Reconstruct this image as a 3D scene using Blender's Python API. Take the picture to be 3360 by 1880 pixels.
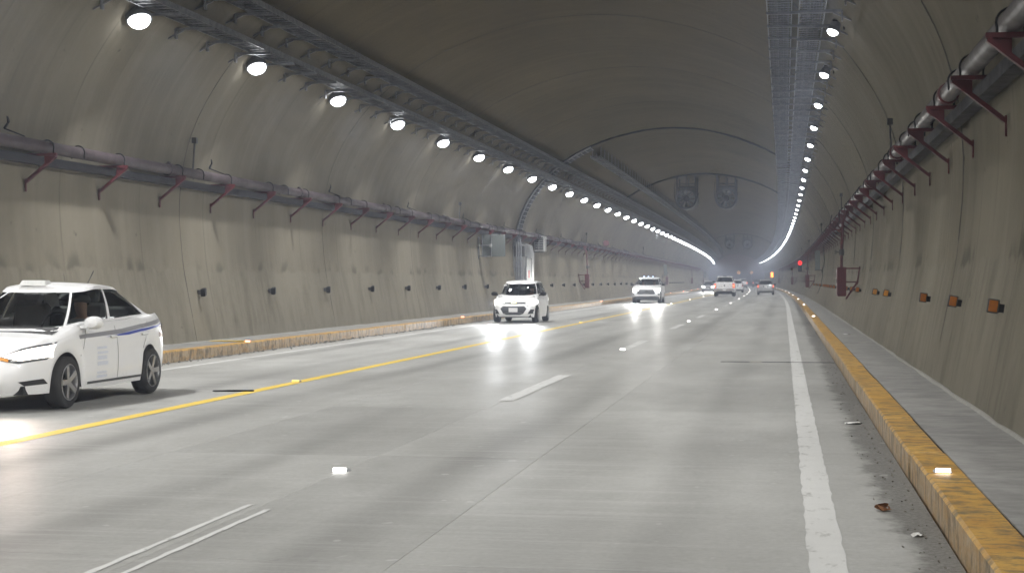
import bpy, bmesh, math, random
from mathutils import Vector, Matrix, Euler
from mathutils.bvhtree import BVHTree
from mathutils.geometry import delaunay_2d_cdt

R = math.radians
random.seed(7)
scene = bpy.context.scene
for o in list(bpy.data.objects):
    bpy.data.objects.remove(o)
COL = scene.collection

# ------------------------------------------------------------------ camera
cam_d = bpy.data.cameras.new('camera')
cam = bpy.data.objects.new('camera', cam_d)
COL.objects.link(cam)
cam.location = (0, 0, 1.5)
cam.rotation_euler = (R(90 - 0.21), 0, R(9.7))
cam_d.sensor_width = 36.0
cam_d.lens = 55.9
cam_d.clip_start = 0.1
cam_d.clip_end = 3000
scene.camera = cam

# ------------------------------------------------------------------ dusk sky and sun
world = bpy.data.worlds.new('World')
scene.world = world
world.use_nodes = True
wn = world.node_tree
sky = wn.nodes.new('ShaderNodeTexSky')
sky.sky_type = 'NISHITA'
sky.sun_disc = False
sky.sun_elevation = R(1.5)
sky.sun_rotation = R(200)
bg = wn.nodes['Background']
bg.inputs['Strength'].default_value = 0.06
wn.links.new(sky.outputs[0], bg.inputs['Color'])
sun_d = bpy.data.lights.new('sun', 'SUN')
sun_d.energy = 0.02
sun_d.angle = R(10)
sun_d.color = (1.0, 0.9, 0.8)
sun = bpy.data.objects.new('sun', sun_d)
COL.objects.link(sun)
sun.rotation_euler = (R(85), 0, R(-200))

scene.view_settings.view_transform = 'Standard'
scene.view_settings.look = 'None'
scene.view_settings.exposure = 0.0
scene.view_settings.gamma = 1.0
scene.view_settings.use_curve_mapping = False
scene.render.engine = 'CYCLES'
scene.cycles.use_denoising = True
scene.cycles.use_light_tree = True
scene.cycles.use_adaptive_sampling = True
scene.cycles.adaptive_threshold = 0.07
scene.cycles.adaptive_min_samples = 12
scene.cycles.max_bounces = 4
scene.cycles.diffuse_bounces = 3
scene.cycles.volume_bounces = 0
scene.cycles.transparent_max_bounces = 8
scene.cycles.sample_clamp_indirect = 8.0
scene.cycles.caustics_reflective = False
scene.cycles.caustics_refractive = False

LAMP_W = {-1: 222.0, 1: 200.0}      # beam power of the tunnel floodlights, left and right row
HEAD_W = 1100.0      # headlight spot power
S_END = 436.0

# ------------------------------------------------------------------ helpers
X0 = -5.17
def shift(s):
    return -5.9e-5 * (s - 78) ** 2 if s > 78 else 0.0
def P(s, x, z):
    return Vector((x + shift(s), s, z))

def tag(o, label=None, cat=None, group=None, kind=None):
    if label: o['label'] = label
    if cat: o['category'] = cat
    if group: o['group'] = group
    if kind: o['kind'] = kind
    return o

def empty(name, loc=(0, 0, 0), rz=0.0, label=None, cat=None, group=None, kind=None):
    o = bpy.data.objects.new(name, None)
    COL.objects.link(o)
    o.location = loc
    o.rotation_euler = (0, 0, rz)
    o.empty_display_size = 0.1
    return tag(o, label, cat, group, kind)

def link(name, me, parent=None, loc=None, rz=None):
    o = bpy.data.objects.new(name, me)
    COL.objects.link(o)
    if parent: o.parent = parent
    if loc is not None: o.location = loc
    if rz is not None: o.rotation_euler = (0, 0, rz)
    return o

class MB:
    def __init__(self):
        self.v = []; self.f = []; self.uv = None
    def add(self, vs, fs):
        b = len(self.v)
        self.v += [tuple(x) for x in vs]
        self.f += [tuple(i + b for i in f) for f in fs]
        return self
    def box(self, c, d, rot=None, bev=0.0):
        hx, hy, hz = d[0] / 2, d[1] / 2, d[2] / 2
        if bev > 0:
            bm = bmesh.new()
            bmesh.ops.create_cube(bm, size=1.0)
            for v in bm.verts: v.co = Vector((v.co.x * d[0], v.co.y * d[1], v.co.z * d[2]))
            bmesh.ops.bevel(bm, geom=bm.edges[:], offset=bev, segments=1, affect='EDGES')
            bm.verts.index_update()
            vs = [v.co.copy() for v in bm.verts]
            fs = [[v.index for v in f.verts] for f in bm.faces]
            bm.free()
        else:
            vs = [Vector((sx * hx, sy * hy, sz * hz)) for sx in (-1, 1) for sy in (-1, 1) for sz in (-1, 1)]
            fs = [(0, 1, 3, 2), (4, 6, 7, 5), (0, 4, 5, 1), (2, 3, 7, 6), (0, 2, 6, 4), (1, 5, 7, 3)]
        if rot is not None: vs = [rot @ v for v in vs]
        c = Vector(c)
        return self.add([v + c for v in vs], fs)
    def bar(self, p0, p1, w, h, up=(0, 0, 1)):
        p0 = Vector(p0); p1 = Vector(p1)
        d = (p1 - p0).normalized(); up = Vector(up)
        if abs(d.dot(up)) > 0.98: up = Vector((1, 0, 0))
        sx = d.cross(up).normalized(); sz = sx.cross(d).normalized()
        vs = []
        for p in (p0, p1):
            for a, b in ((-1, -1), (1, -1), (1, 1), (-1, 1)):
                vs.append(p + sx * a * w / 2 + sz * b * h / 2)
        return self.add(vs, [(0, 1, 2, 3), (7, 6, 5, 4), (0, 4, 5, 1), (1, 5, 6, 2), (2, 6, 7, 3), (3, 7, 4, 0)])
    def tube(self, pts, r, n=8, caps=True):
        pts = [Vector(p) for p in pts]
        rs = r if isinstance(r, (list, tuple)) else [r] * len(pts)
        vs = []; fs = []
        ref = None
        for i, p in enumerate(pts):
            d = (pts[min(i + 1, len(pts) - 1)] - pts[max(i - 1, 0)]).normalized()
            if ref is None:
                ref = Vector((0, 0, 1)) if abs(d.z) < 0.95 else Vector((1, 0, 0))
            sx = d.cross(ref).normalized(); sz = sx.cross(d).normalized()
            ref = sz
            for k in range(n):
                a = 2 * math.pi * k / n
                vs.append(p + (sx * math.cos(a) + sz * math.sin(a)) * rs[i])
        for i in range(len(pts) - 1):
            for k in range(n):
                k2 = (k + 1) % n
                fs.append((i * n + k, i * n + k2, (i + 1) * n + k2, (i + 1) * n + k))
        if caps:
            fs.append(tuple(range(n))[::-1])
            fs.append(tuple(range((len(pts) - 1) * n, len(pts) * n)))
        return self.add(vs, fs)
    def lathe(self, prof, origin, axis, n=24):
        """prof: (radius, distance along axis)"""
        origin = Vector(origin); axis = Vector(axis).normalized()
        ref = Vector((0, 0, 1)) if abs(axis.z) < 0.9 else Vector((1, 0, 0))
        sx = axis.cross(ref).normalized(); sy = axis.cross(sx).normalized()
        vs = []; fs = []
        for r, h in prof:
            for k in range(n):
                a = 2 * math.pi * k / n
                vs.append(origin + axis * h + (sx * math.cos(a) + sy * math.sin(a)) * max(r, 1e-4))
        for i in range(len(prof) - 1):
            for k in range(n):
                k2 = (k + 1) % n
                fs.append((i * n + k, i * n + k2, (i + 1) * n + k2, (i + 1) * n + k))
        return self.add(vs, fs)
    def mesh(self, name, mat=None, smooth=False, recalc=True, angle=None):
        me = bpy.data.meshes.new(name)
        me.from_pydata(self.v, [], self.f)
        if recalc:
            bm = bmesh.new(); bm.from_mesh(me)
            bmesh.ops.remove_doubles(bm, verts=bm.verts[:], dist=1e-5)
            bmesh.ops.recalc_face_normals(bm, faces=bm.faces[:])
            bm.to_mesh(me); bm.free()
        if mat: me.materials.append(mat)
        if smooth:
            me.shade_smooth()
            if angle: me.set_sharp_from_angle(angle=R(angle))
        return me
    def build(self, name, mat=None, parent=None, smooth=False, loc=None, rz=None, angle=40):
        return link(name, self.mesh(name, mat, smooth, True, angle if smooth else None), parent, loc, rz)

ORD = ['first', 'second', 'third', 'fourth', 'fifth', 'sixth', 'seventh', 'eighth', 'ninth', 'tenth', 'eleventh',
       'twelfth', 'thirteenth', 'fourteenth', 'fifteenth', 'sixteenth', 'seventeenth', 'eighteenth', 'nineteenth', 'twentieth']

# ------------------------------------------------------------------ materials
def mat(name, col, rough=0.6, metal=0.0, coat=0.0, emis=None, estr=0.0, spec=0.5):
    m = bpy.data.materials.new(name)
    m.use_nodes = True
    b = m.node_tree.nodes['Principled BSDF']
    b.inputs['Base Color'].default_value = (*col, 1)
    b.inputs['Roughness'].default_value = rough
    b.inputs['Metallic'].default_value = metal
    b.inputs['Coat Weight'].default_value = coat
    b.inputs['Coat Roughness'].default_value = 0.06
    b.inputs['Specular IOR Level'].default_value = spec
    if emis:
        b.inputs['Emission Color'].default_value = (*emis, 1)
        b.inputs['Emission Strength'].default_value = estr
    return m

class NT:
    def __init__(self, m):
        self.t = m.node_tree
        self.b = self.t.nodes['Principled BSDF']
    def n(self, typ, **kw):
        nd = self.t.nodes.new(typ)
        for k, v in kw.items():
            if hasattr(nd, k): setattr(nd, k, v)
        return nd
    def l(self, a, b): self.t.links.new(a, b)
    def noise(self, vec, scale, detail=5, rough=0.6, dist=0.0):
        nd = self.n('ShaderNodeTexNoise')
        nd.inputs['Scale'].default_value = scale
        nd.inputs['Detail'].default_value = detail
        nd.inputs['Roughness'].default_value = rough
        nd.inputs['Distortion'].default_value = dist
        self.l(vec, nd.inputs['Vector'])
        return nd.outputs['Fac']
    def mapping(self, vec, scale=(1, 1, 1), loc=(0, 0, 0)):
        nd = self.n('ShaderNodeMapping')
        nd.inputs['Scale'].default_value = scale
        nd.inputs['Location'].default_value = loc
        self.l(vec, nd.inputs['Vector'])
        return nd.outputs[0]
    def ramp(self, fac, stops):
        nd = self.n('ShaderNodeValToRGB')
        e = nd.color_ramp.elements
        while len(e) < len(stops): e.new(0.5)
        for el, (p, c) in zip(e, stops):
            el.position = p
            el.color = (*c, 1) if isinstance(c, tuple) else (c, c, c, 1)
        self.l(fac, nd.inputs[0])
        return nd.outputs[0]
    def mix(self, fac, a, b, mode='MIX'):
        nd = self.n('ShaderNodeMix', data_type='RGBA', blend_type=mode)
        ins = [i for i in nd.inputs if i.enabled]
        for sock, v in ((nd.inputs[0], fac), (nd.inputs[6], a), (nd.inputs[7], b)):
            if hasattr(v, 'is_output'): self.l(v, sock)
            elif isinstance(v, (int, float)):
                sock.default_value = v if sock == nd.inputs[0] else (v, v, v, 1)
            else: sock.default_value = (*v, 1)
        return nd.outputs[2]
    def math(self, op, a, b=0.0, c=None):
        nd = self.n('ShaderNodeMath', operation=op)
        for i, v in enumerate((a, b) if c is None else (a, b, c)):
            if hasattr(v, 'is_output'): self.l(v, nd.inputs[i])
            else: nd.inputs[i].default_value = v
        return nd.outputs[0]
    def sstep(self, v, a, b):
        nd = self.n('ShaderNodeMapRange', interpolation_type='SMOOTHSTEP')
        nd.inputs['From Min'].default_value = a; nd.inputs['From Max'].default_value = b
        self.l(v, nd.inputs['Value'])
        return nd.outputs[0]
    def bump(self, h, strength=0.3, dist=0.02):
        nd = self.n('ShaderNodeBump')
        nd.inputs['Strength'].default_value = strength
        nd.inputs['Distance'].default_value = dist
        self.l(h, nd.inputs['Height'])
        self.l(nd.outputs[0], self.b.inputs['Normal'])
    def pos(self): return self.n('ShaderNodeNewGeometry').outputs['Position']
    def rnd(self): return self.n('ShaderNodeObjectInfo').outputs['Random']
    def xyz(self, v):
        nd = self.n('ShaderNodeSeparateXYZ'); self.l(v, nd.inputs[0]); return nd.outputs

def m_lining():
    m = mat('lining_concrete', (0.4, 0.38, 0.33), 0.9, spec=0.08)
    t = NT(m)
    uv = t.n('ShaderNodeUVMap').outputs[0]
    big = t.noise(t.mapping(uv, (0.16, 0.3, 1)), 1.0, 3, 0.62)
    streak = t.noise(t.mapping(uv, (1.7, 0.10, 1)), 1.0, 3, 0.7)
    fine = t.noise(t.mapping(uv, (9, 6, 1)), 1.0, 3, 0.75)
    base = t.mix(t.ramp(big, [(0.3, 0.0), (0.7, 1.0)]), (0.285, 0.27, 0.232), (0.385, 0.365, 0.315))
    c = t.mix(t.math('MULTIPLY', t.ramp(streak, [(0.45, 0.0), (0.75, 1.0)]), 0.5), base, (0.47, 0.45, 0.40))
    dark = t.noise(t.mapping(uv, (2.3, 0.14, 1), (40, 9, 0)), 1.0, 4, 0.75)
    c = t.mix(t.math('MULTIPLY', t.ramp(dark, [(0.58, 0.0), (0.74, 1.0)]), 0.30), c, (0.15, 0.145, 0.13))
    z = t.xyz(t.pos())[2]
    wob = t.noise(t.mapping(uv, (0.9, 0.0, 1)), 1.0, 3, 0.7)
    zz = t.math('ADD', z, t.math('MULTIPLY', t.math('SUBTRACT', wob, 0.5), 0.55))
    # the wall foot is a separate, paler pour with a ragged upper edge and thin run-marks
    foot = t.math('SUBTRACT', 1.0, t.sstep(zz, 1.70, 1.76))
    seam = t.math('MULTIPLY', t.sstep(zz, 1.68, 1.76), t.math('SUBTRACT', 1.0, t.sstep(zz, 1.78, 2.05)))
    run = t.noise(t.mapping(uv, (1.5, 0.35, 1), (7, 3, 0)), 1.0, 4, 0.75)
    footc = t.mix(t.ramp(run, [(0.34, 0.0), (0.55, 1.0)]), (0.27, 0.26, 0.225), (0.40, 0.385, 0.34))
    c = t.mix(t.math('MULTIPLY', foot, 0.75), c, footc)
    patch = t.ramp(t.noise(t.mapping(uv, (0.8, 0.5, 1), (3, 71, 0)), 1.0, 2, 0.6), [(0.52, 0.0), (0.6, 1.0)])
    c = t.mix(t.math('MULTIPLY', t.math('MULTIPLY', seam, patch), 0.7), c, (0.17, 0.165, 0.145))
    pits = t.ramp(t.noise(t.mapping(uv, (3.2, 3.2, 1), (0, 5, 0)), 1.0, 2, 0.6), [(0.70, 0.0), (0.76, 1.0)])
    c = t.mix(t.math('MULTIPLY', pits, 0.6), c, (0.12, 0.115, 0.10))
    # faint shutter-board lines down the wall
    u = t.xyz(uv)[0]
    fr = t.math('ABSOLUTE', t.math('SUBTRACT', t.math('FRACT', t.math('DIVIDE', t.math('ADD', u, t.math('MULTIPLY', wob, 0.06)), 3.53)), 0.5))
    ln = t.math('MULTIPLY', t.math('SUBTRACT', 1.0, t.sstep(fr, 0.003, 0.011)), t.ramp(big, [(0.42, 0.0), (0.55, 0.75)]))
    c = t.mix(t.math('MULTIPLY', ln, 0.4), c, (0.11, 0.105, 0.09))
    c = t.mix(t.ramp(fine, [(0.25, 0.86), (0.75, 1.0)]), (0.16, 0.15, 0.13), c)
    # the vault above the ladders is bare, browner concrete, its shade also darkened into the colour
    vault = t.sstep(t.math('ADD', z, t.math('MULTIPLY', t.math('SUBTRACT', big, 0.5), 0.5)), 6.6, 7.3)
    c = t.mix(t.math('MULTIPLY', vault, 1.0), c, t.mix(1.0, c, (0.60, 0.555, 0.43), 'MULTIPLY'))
    seg = t.math('ADD', 0.92, t.math('MULTIPLY', t.rnd(), 0.16))
    c = t.mix(1.0, c, seg, 'MULTIPLY')
    c = t.mix(1.0, c, (0.66, 0.63, 0.57), 'MULTIPLY')
    t.l(c, t.b.inputs['Base Color'])
    t.bump(t.noise(t.mapping(uv, (5, 3, 1)), 1.0, 2, 0.7), 0.25, 0.012)
    return m

def road_colour(t, p):
    x, y, z = t.xyz(p)[:3]
    sc = t.noise(t.mapping(p, (0.55, 0.05, 1)), 1.0, 2, 0.6)
    big = t.noise(t.mapping(p, (0.3, 0.16, 1), (5, 0, 0)), 1.0, 2, 0.6)
    tine = t.noise(t.mapping(p, (0.35, 7.0, 1)), 1.0, 3, 0.7)
    fine = t.noise(p, 24.0, 2, 0.75)
    c = t.mix(t.ramp(big, [(0.3, 0.0), (0.7, 1.0)]), (0.39, 0.388, 0.368), (0.48, 0.48, 0.458))
    c = t.mix(t.math('MULTIPLY', t.ramp(sc, [(0.5, 0.0), (0.7, 1.0)]), 0.45), c, (0.20, 0.197, 0.185))
    mott = t.noise(t.mapping(p, (1.6, 0.8, 1), (3, 8, 0)), 1.0, 4, 0.75)
    c = t.mix(t.math('MULTIPLY', t.ramp(mott, [(0.40, 0.0), (0.62, 1.0)]), 0.25), c, (0.21, 0.207, 0.192))
    lane = t.math('ABSOLUTE', t.math('SUBTRACT', t.math('FRACT', t.math('DIVIDE', t.math('ADD', x, 7.09), 1.83)), 0.5))
    trk = t.math('MULTIPLY', t.math('SUBTRACT', 1.0, t.sstep(lane, 0.02, 0.22)), t.ramp(sc, [(0.35, 0.0), (0.6, 0.65)]))
    c = t.mix(trk, c, (0.20, 0.198, 0.188))
    c = t.mix(t.math('MULTIPLY', t.ramp(tine, [(0.50, 0.0), (0.70, 1.0)]), 0.38), c, (0.50, 0.50, 0.48))
    c = t.mix(t.ramp(fine, [(0.3, 0.75), (0.7, 1.0)]), (0.13, 0.128, 0.12), c)
    return c, tine, fine, sc

def m_road():
    m = mat('road_concrete', (0.3, 0.3, 0.28), 0.6, spec=0.45)
    t = NT(m)
    p = t.pos()
    c, tine, fine, sc = road_colour(t, p)
    c = t.mix(1.0, c, t.math('ADD', 0.93, t.math('MULTIPLY', t.rnd(), 0.13)), 'MULTIPLY')
    x = t.xyz(p)[0]
    # swept-up dirt in the gutter by the right kerb
    ed = t.noise(t.mapping(p, (2.0, 1.6, 1), (2, 0, 0)), 1.0, 4, 0.75)
    xx = t.math('ADD', x, t.math('MULTIPLY', t.math('SUBTRACT', ed, 0.5), 0.6))
    g = t.math('MULTIPLY', t.sstep(xx, 0.58, 0.74), t.ramp(t.noise(p, 30.0, 2, 0.8), [(0.35, 0.85), (0.65, 0.45)]))
    gl = t.math('MULTIPLY', t.math('SUBTRACT', 1.0, t.sstep(xx, -11.0, -10.75)), 0.7)
    c = t.mix(t.math('MAXIMUM', g, gl), c, (0.075, 0.07, 0.06))
    # oil and tyre darkening, pale scuffs
    scuff = t.ramp(t.noise(t.mapping(p, (0.7, 0.9, 1), (9, 3, 0)), 1.0, 4, 0.8), [(0.66, 0.0), (0.72, 1.0)])
    c = t.mix(t.math('MULTIPLY', scuff, 0.35), c, (0.5, 0.5, 0.48))
    oil = t.ramp(t.noise(t.mapping(p, (2.2, 1.0, 1), (31, 5, 0)), 1.0, 4, 0.8), [(0.64, 0.0), (0.74, 1.0)])
    c = t.mix(t.math('MULTIPLY', oil, 0.25), c, (0.12, 0.118, 0.11))
    fleck = t.ramp(t.noise(t.mapping(p, (6.0, 4.0, 1), (2, 15, 0)), 1.0, 1, 0.5), [(0.74, 0.0), (0.77, 1.0)])
    c = t.mix(t.math('MULTIPLY', fleck, 0.3), c, (0.7, 0.7, 0.68))
    t.l(c, t.b.inputs['Base Color'])
    rr = t.ramp(sc, [(0.3, 0.44), (0.7, 0.57)])
    t.l(rr, t.b.inputs['Roughness'])
    t.bump(t.noise(t.mapping(p, (0.6, 9.0, 1)), 1.0, 2, 0.7), 0.2, 0.01)
    return m

def m_paint(name, col, wear=0.5, rough=0.5):
    m = mat(name, col, 0.6, spec=0.35)
    t = NT(m)
    p = t.pos()
    rc, tine, fine, sc = road_colour(t, p)
    w = t.noise(t.mapping(p, (3.0, 1.4, 3)), 1.6, 4, 0.78)
    k = t.ramp(w, [(wear, 1.0), (wear + 0.10, 0.0)])
    c = t.mix(t.math('MULTIPLY', t.noise(p, 5.0, 4), 0.4), col, tuple(a * 0.6 for a in col))
    t.l(t.mix(k, rc, c), t.b.inputs['Base Color'])
    return m

def m_kerb():
    m = mat('kerb_paint', (0.6, 0.36, 0.06), 0.6)
    t = NT(m)
    p = t.pos()
    n1 = t.noise(t.mapping(p, (2.2, 1.2, 4)), 1.5, 4, 0.75)
    n2 = t.noise(t.mapping(p, (3, 5.0, 2.0), (4, 4, 0)), 1.6, 4, 0.8)
    c = t.mix(t.ramp(n1, [(0.3, 0.0), (0.7, 1.0)]), (0.47, 0.245, 0.045), (0.60, 0.365, 0.085))
    nz = t.xyz(t.n('ShaderNodeNewGeometry').outputs['Normal'])[2]
    face = t.math('SUBTRACT', 1.0, t.sstep(nz, 0.3, 0.8))
    c = t.mix(t.math('MULTIPLY', face, t.ramp(n1, [(0.35, 0.2), (0.6, 0.75)])), c, (0.48, 0.40, 0.30))
    c = t.mix(t.ramp(n2, [(0.47, 0.0), (0.62, 0.85)]), c, (0.13, 0.105, 0.065))
    t.l(c, t.b.inputs['Base Color'])
    t.bump(t.noise(p, 18, 2, 0.7), 0.35, 0.012)
    return m

def m_noisy(name, a, b, rough=0.6, metal=0.0, scale=6.0, bump=0.15, stretch=(1, 1, 1), coat=0.0):
    m = mat(name, a, rough, metal, coat)
    t = NT(m)
    p = t.pos()
    n = t.noise(t.mapping(p, stretch), scale, 3, 0.7)
    t.l(t.mix(t.ramp(n, [(0.32, 0.0), (0.68, 1.0)]), a, b), t.b.inputs['Base Color'])
    t.l(t.ramp(n, [(0.3, rough * 0.85), (0.7, min(1.0, rough * 1.2))]), t.b.inputs['Roughness'])
    if bump > 0.12: t.bump(n, bump, 0.01)
    return m

def m_glass(name, tint, gloss=0.03):
    m = bpy.data.materials.new(name)
    m.use_nodes = True
    nt = m.node_tree
    for n in list(nt.nodes): nt.nodes.remove(n)
    out = nt.nodes.new('ShaderNodeOutputMaterial')
    tr = nt.nodes.new('ShaderNodeBsdfTransparent'); tr.inputs[0].default_value = (*tint, 1)
    gl = nt.nodes.new('ShaderNodeBsdfGlossy'); gl.inputs['Roughness'].default_value = gloss
    fr = nt.nodes.new('ShaderNodeFresnel'); fr.inputs[0].default_value = 1.5
    mx = nt.nodes.new('ShaderNodeMixShader')
    nt.links.new(fr.outputs[0], mx.inputs[0]); nt.links.new(tr.outputs[0], mx.inputs[1]); nt.links.new(gl.outputs[0], mx.inputs[2])
    nt.links.new(mx.outputs[0], out.inputs[0])
    return m

M = {}
M['lining'] = m_lining()
M['road'] = m_road()
M['joint'] = mat('joint_filler', (0.13, 0.127, 0.118), 0.85)
M['joint_dark'] = mat('lining_joint_filler', (0.075, 0.07, 0.062), 0.9)
M['shell'] = mat('joint_shadow', (0.03, 0.03, 0.028), 0.9)
M['white'] = m_paint('white_line_paint', (0.66, 0.66, 0.64), 0.56)
M['worn'] = m_paint('worn_white_paint', (0.66, 0.66, 0.64), 0.50)
M['yellow'] = m_paint('yellow_line_paint', (0.84, 0.60, 0.10), 0.62)
M['kerb'] = m_kerb()
M['walk'] = m_noisy('walkway_concrete', (0.21, 0.207, 0.195), (0.36, 0.355, 0.34), 0.75, 0, 2.6, 0.3, (1.0, 1.3, 1))
M['plaster'] = m_noisy('mortar_fillet', (0.30, 0.29, 0.26), (0.42, 0.41, 0.38), 0.8, 0, 9, 0.4)
M['redpaint'] = m_noisy('red_oxide_paint', (0.115, 0.022, 0.027), (0.075, 0.018, 0.022), 0.5, 0, 5)
M['pipe'] = m_noisy('faded_red_pipe_paint', (0.072, 0.054, 0.060), (0.05, 0.038, 0.042), 0.5, 0, 1.6, 0.05)
M['pipe_grey'] = m_noisy('grey_pipe', (0.15, 0.14, 0.14), (0.10, 0.092, 0.092), 0.5, 0, 1.8, 0.06)
M['darksteel'] = m_noisy('dark_steel', (0.06, 0.06, 0.063), (0.10, 0.10, 0.10), 0.5, 0.3, 6)
M['galv'] = m_noisy('galvanised_steel', (0.34, 0.35, 0.37), (0.22, 0.23, 0.25), 0.42, 0.75, 7, 0.05)
M['cable'] = m_noisy('black_cable_sheath', (0.022, 0.023, 0.03), (0.035, 0.036, 0.045), 0.5, 0, 5, 0.0)
M['cable2'] = mat('grey_cable_sheath', (0.10, 0.10, 0.115), 0.5)
M['black'] = mat('black_plastic', (0.018, 0.018, 0.019), 0.7, spec=0.25)
M['rubber'] = m_noisy('tyre_rubber', (0.02, 0.02, 0.02), (0.032, 0.031, 0.03), 0.75, 0, 14, 0.1)
M['greybox'] = m_noisy('grey_enclosure_paint', (0.30, 0.305, 0.31), (0.24, 0.245, 0.25), 0.4, 0.1, 3, 0.05)
M['signback'] = m_noisy('aluminium_sign_back', (0.12, 0.135, 0.13), (0.15, 0.165, 0.16), 0.55, 0.1, 2, 0.03)
M['doorwhite'] = m_noisy('white_door_paint', (0.42, 0.42, 0.415), (0.37, 0.37, 0.365), 0.45, 0, 3, 0.03)
M['signred'] = mat('red_sign_print', (0.55, 0.05, 0.05), 0.5)
M['amber'] = m_noisy('amber_reflector', (0.42, 0.15, 0.02), (0.30, 0.095, 0.015), 0.3, 0, 40, 0.2)
M['amber_bright'] = m_noisy('bright_amber_reflector', (0.62, 0.30, 0.05), (0.5, 0.2, 0.03), 0.3, 0, 40, 0.2)
M['signyellow'] = mat('yellow_sign_face_glow', (0.85, 0.45, 0.05), 0.5, emis=(1.0, 0.45, 0.10), estr=0.8)  # emission stands in for headlight thrown back by the sign face
M['lamp'] = mat('floodlight_lens', (0.9, 0.9, 0.9), 0.3, emis=(0.96, 0.98, 1.0), estr=14)
M['lamp'].cycles.emission_sampling = 'NONE'
M['stud_white'] = mat('emissive_stud_white', (0.9, 0.9, 0.9), 0.3, emis=(1.0, 0.97, 0.94), estr=9)  # emission set directly on the stud lenses
M['stud_red'] = mat('emissive_stud_red', (0.9, 0.2, 0.15), 0.3, emis=(1.0, 0.28, 0.16), estr=9)
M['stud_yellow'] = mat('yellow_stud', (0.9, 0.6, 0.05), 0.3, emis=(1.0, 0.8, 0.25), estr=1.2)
M['sig_red'] = mat('red_signal_lens', (0.9, 0.05, 0.02), 0.3, emis=(1.0, 0.012, 0.01), estr=10)
M['sig_orange'] = mat('orange_message_panel', (0.9, 0.3, 0.02), 0.3, emis=(1.0, 0.30, 0.04), estr=6)
M['paintwhite'] = mat('white_car_paint', (0.84, 0.84, 0.84), 0.35, coat=0.5)
M['paintsilver'] = mat('silver_car_paint', (0.50, 0.51, 0.52), 0.3, metal=0.5, coat=0.8)
M['paintdark'] = mat('dark_grey_car_paint', (0.05, 0.05, 0.055), 0.3, coat=0.8)
M['trim'] = mat('black_trim', (0.022, 0.022, 0.023), 0.5)
M['greytrim'] = mat('grey_lower_trim', (0.075, 0.078, 0.08), 0.55)
M['chrome'] = mat('chrome', (0.75, 0.75, 0.76), 0.12, metal=1.0)
M['rim'] = mat('alloy_rim', (0.45, 0.45, 0.46), 0.3, metal=0.85)
M['glass'] = m_glass('car_glass', (0.72, 0.76, 0.73))
M['glassdark'] = m_glass('privacy_glass', (0.16, 0.17, 0.17))
M['interior'] = mat('car_interior', (0.10, 0.10, 0.10), 0.8)
M['seat'] = mat('seat_fabric', (0.13, 0.13, 0.135), 0.9)
M['head'] = mat('headlight_lit', (0.9, 0.9, 0.9), 0.2, emis=(1.0, 0.97, 0.93), estr=22)
M['headwarm'] = mat('headlight_lit_warm', (0.9, 0.9, 0.9), 0.2, emis=(1.0, 0.90, 0.80), estr=4)
M['headoff'] = mat('headlight_clear', (0.55, 0.55, 0.56), 0.12, coat=1.0)
M['tail'] = mat('tail_light_lit', (0.5, 0.02, 0.02), 0.2, emis=(1.0, 0.06, 0.03), estr=0.8)
M['tailhot'] = mat('tail_light_core', (0.8, 0.2, 0.08), 0.2, emis=(1.0, 0.32, 0.12), estr=2.5)
M['tailoff'] = mat('tail_light_unlit', (0.32, 0.015, 0.02), 0.15, coat=1.0)
M['turn'] = mat('amber_marker', (0.7, 0.3, 0.05), 0.3)
M['plate'] = mat('licence_plate', (0.72, 0.72, 0.72), 0.4)
M['stripe_grey'] = mat('grey_taxi_stripe', (0.30, 0.30, 0.32), 0.35, coat=0.6)
M['stripe_blue'] = mat('blue_taxi_stripe', (0.06, 0.09, 0.42), 0.35, coat=0.6)
M['decal'] = mat('pale_blue_lettering', (0.66, 0.69, 0.76), 0.4)
M['yellowgreen'] = mat('badge_gold', (0.65, 0.6, 0.12), 0.3, metal=0.5)
M['roofsign'] = mat('roof_sign_plastic', (0.75, 0.75, 0.73), 0.35)
M['barblue'] = mat('roof_marker_lens', (0.5, 0.6, 0.9), 0.2, emis=(0.6, 0.75, 1.0), estr=4)
M['skin'] = mat('skin', (0.36, 0.21, 0.15), 0.6)
M['hair'] = mat('dark_hair', (0.02, 0.017, 0.015), 0.7)
M['shirt_red'] = mat('maroon_shirt', (0.20, 0.05, 0.05), 0.8)
M['shirt_pale'] = mat('pale_shirt', (0.35, 0.36, 0.38), 0.8)
M['ground'] = m_noisy('night_ground', (0.05, 0.05, 0.045), (0.09, 0.085, 0.07), 0.9, 0, 0.4)
M['leaf'] = mat('dead_leaf', (0.20, 0.085, 0.03), 0.8)
M['grit'] = m_noisy('road_grit', (0.10, 0.09, 0.075), (0.36, 0.34, 0.30), 0.85, 0, 9, 0)
M['paper'] = mat('white_litter', (0.75, 0.75, 0.73), 0.7)

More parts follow.
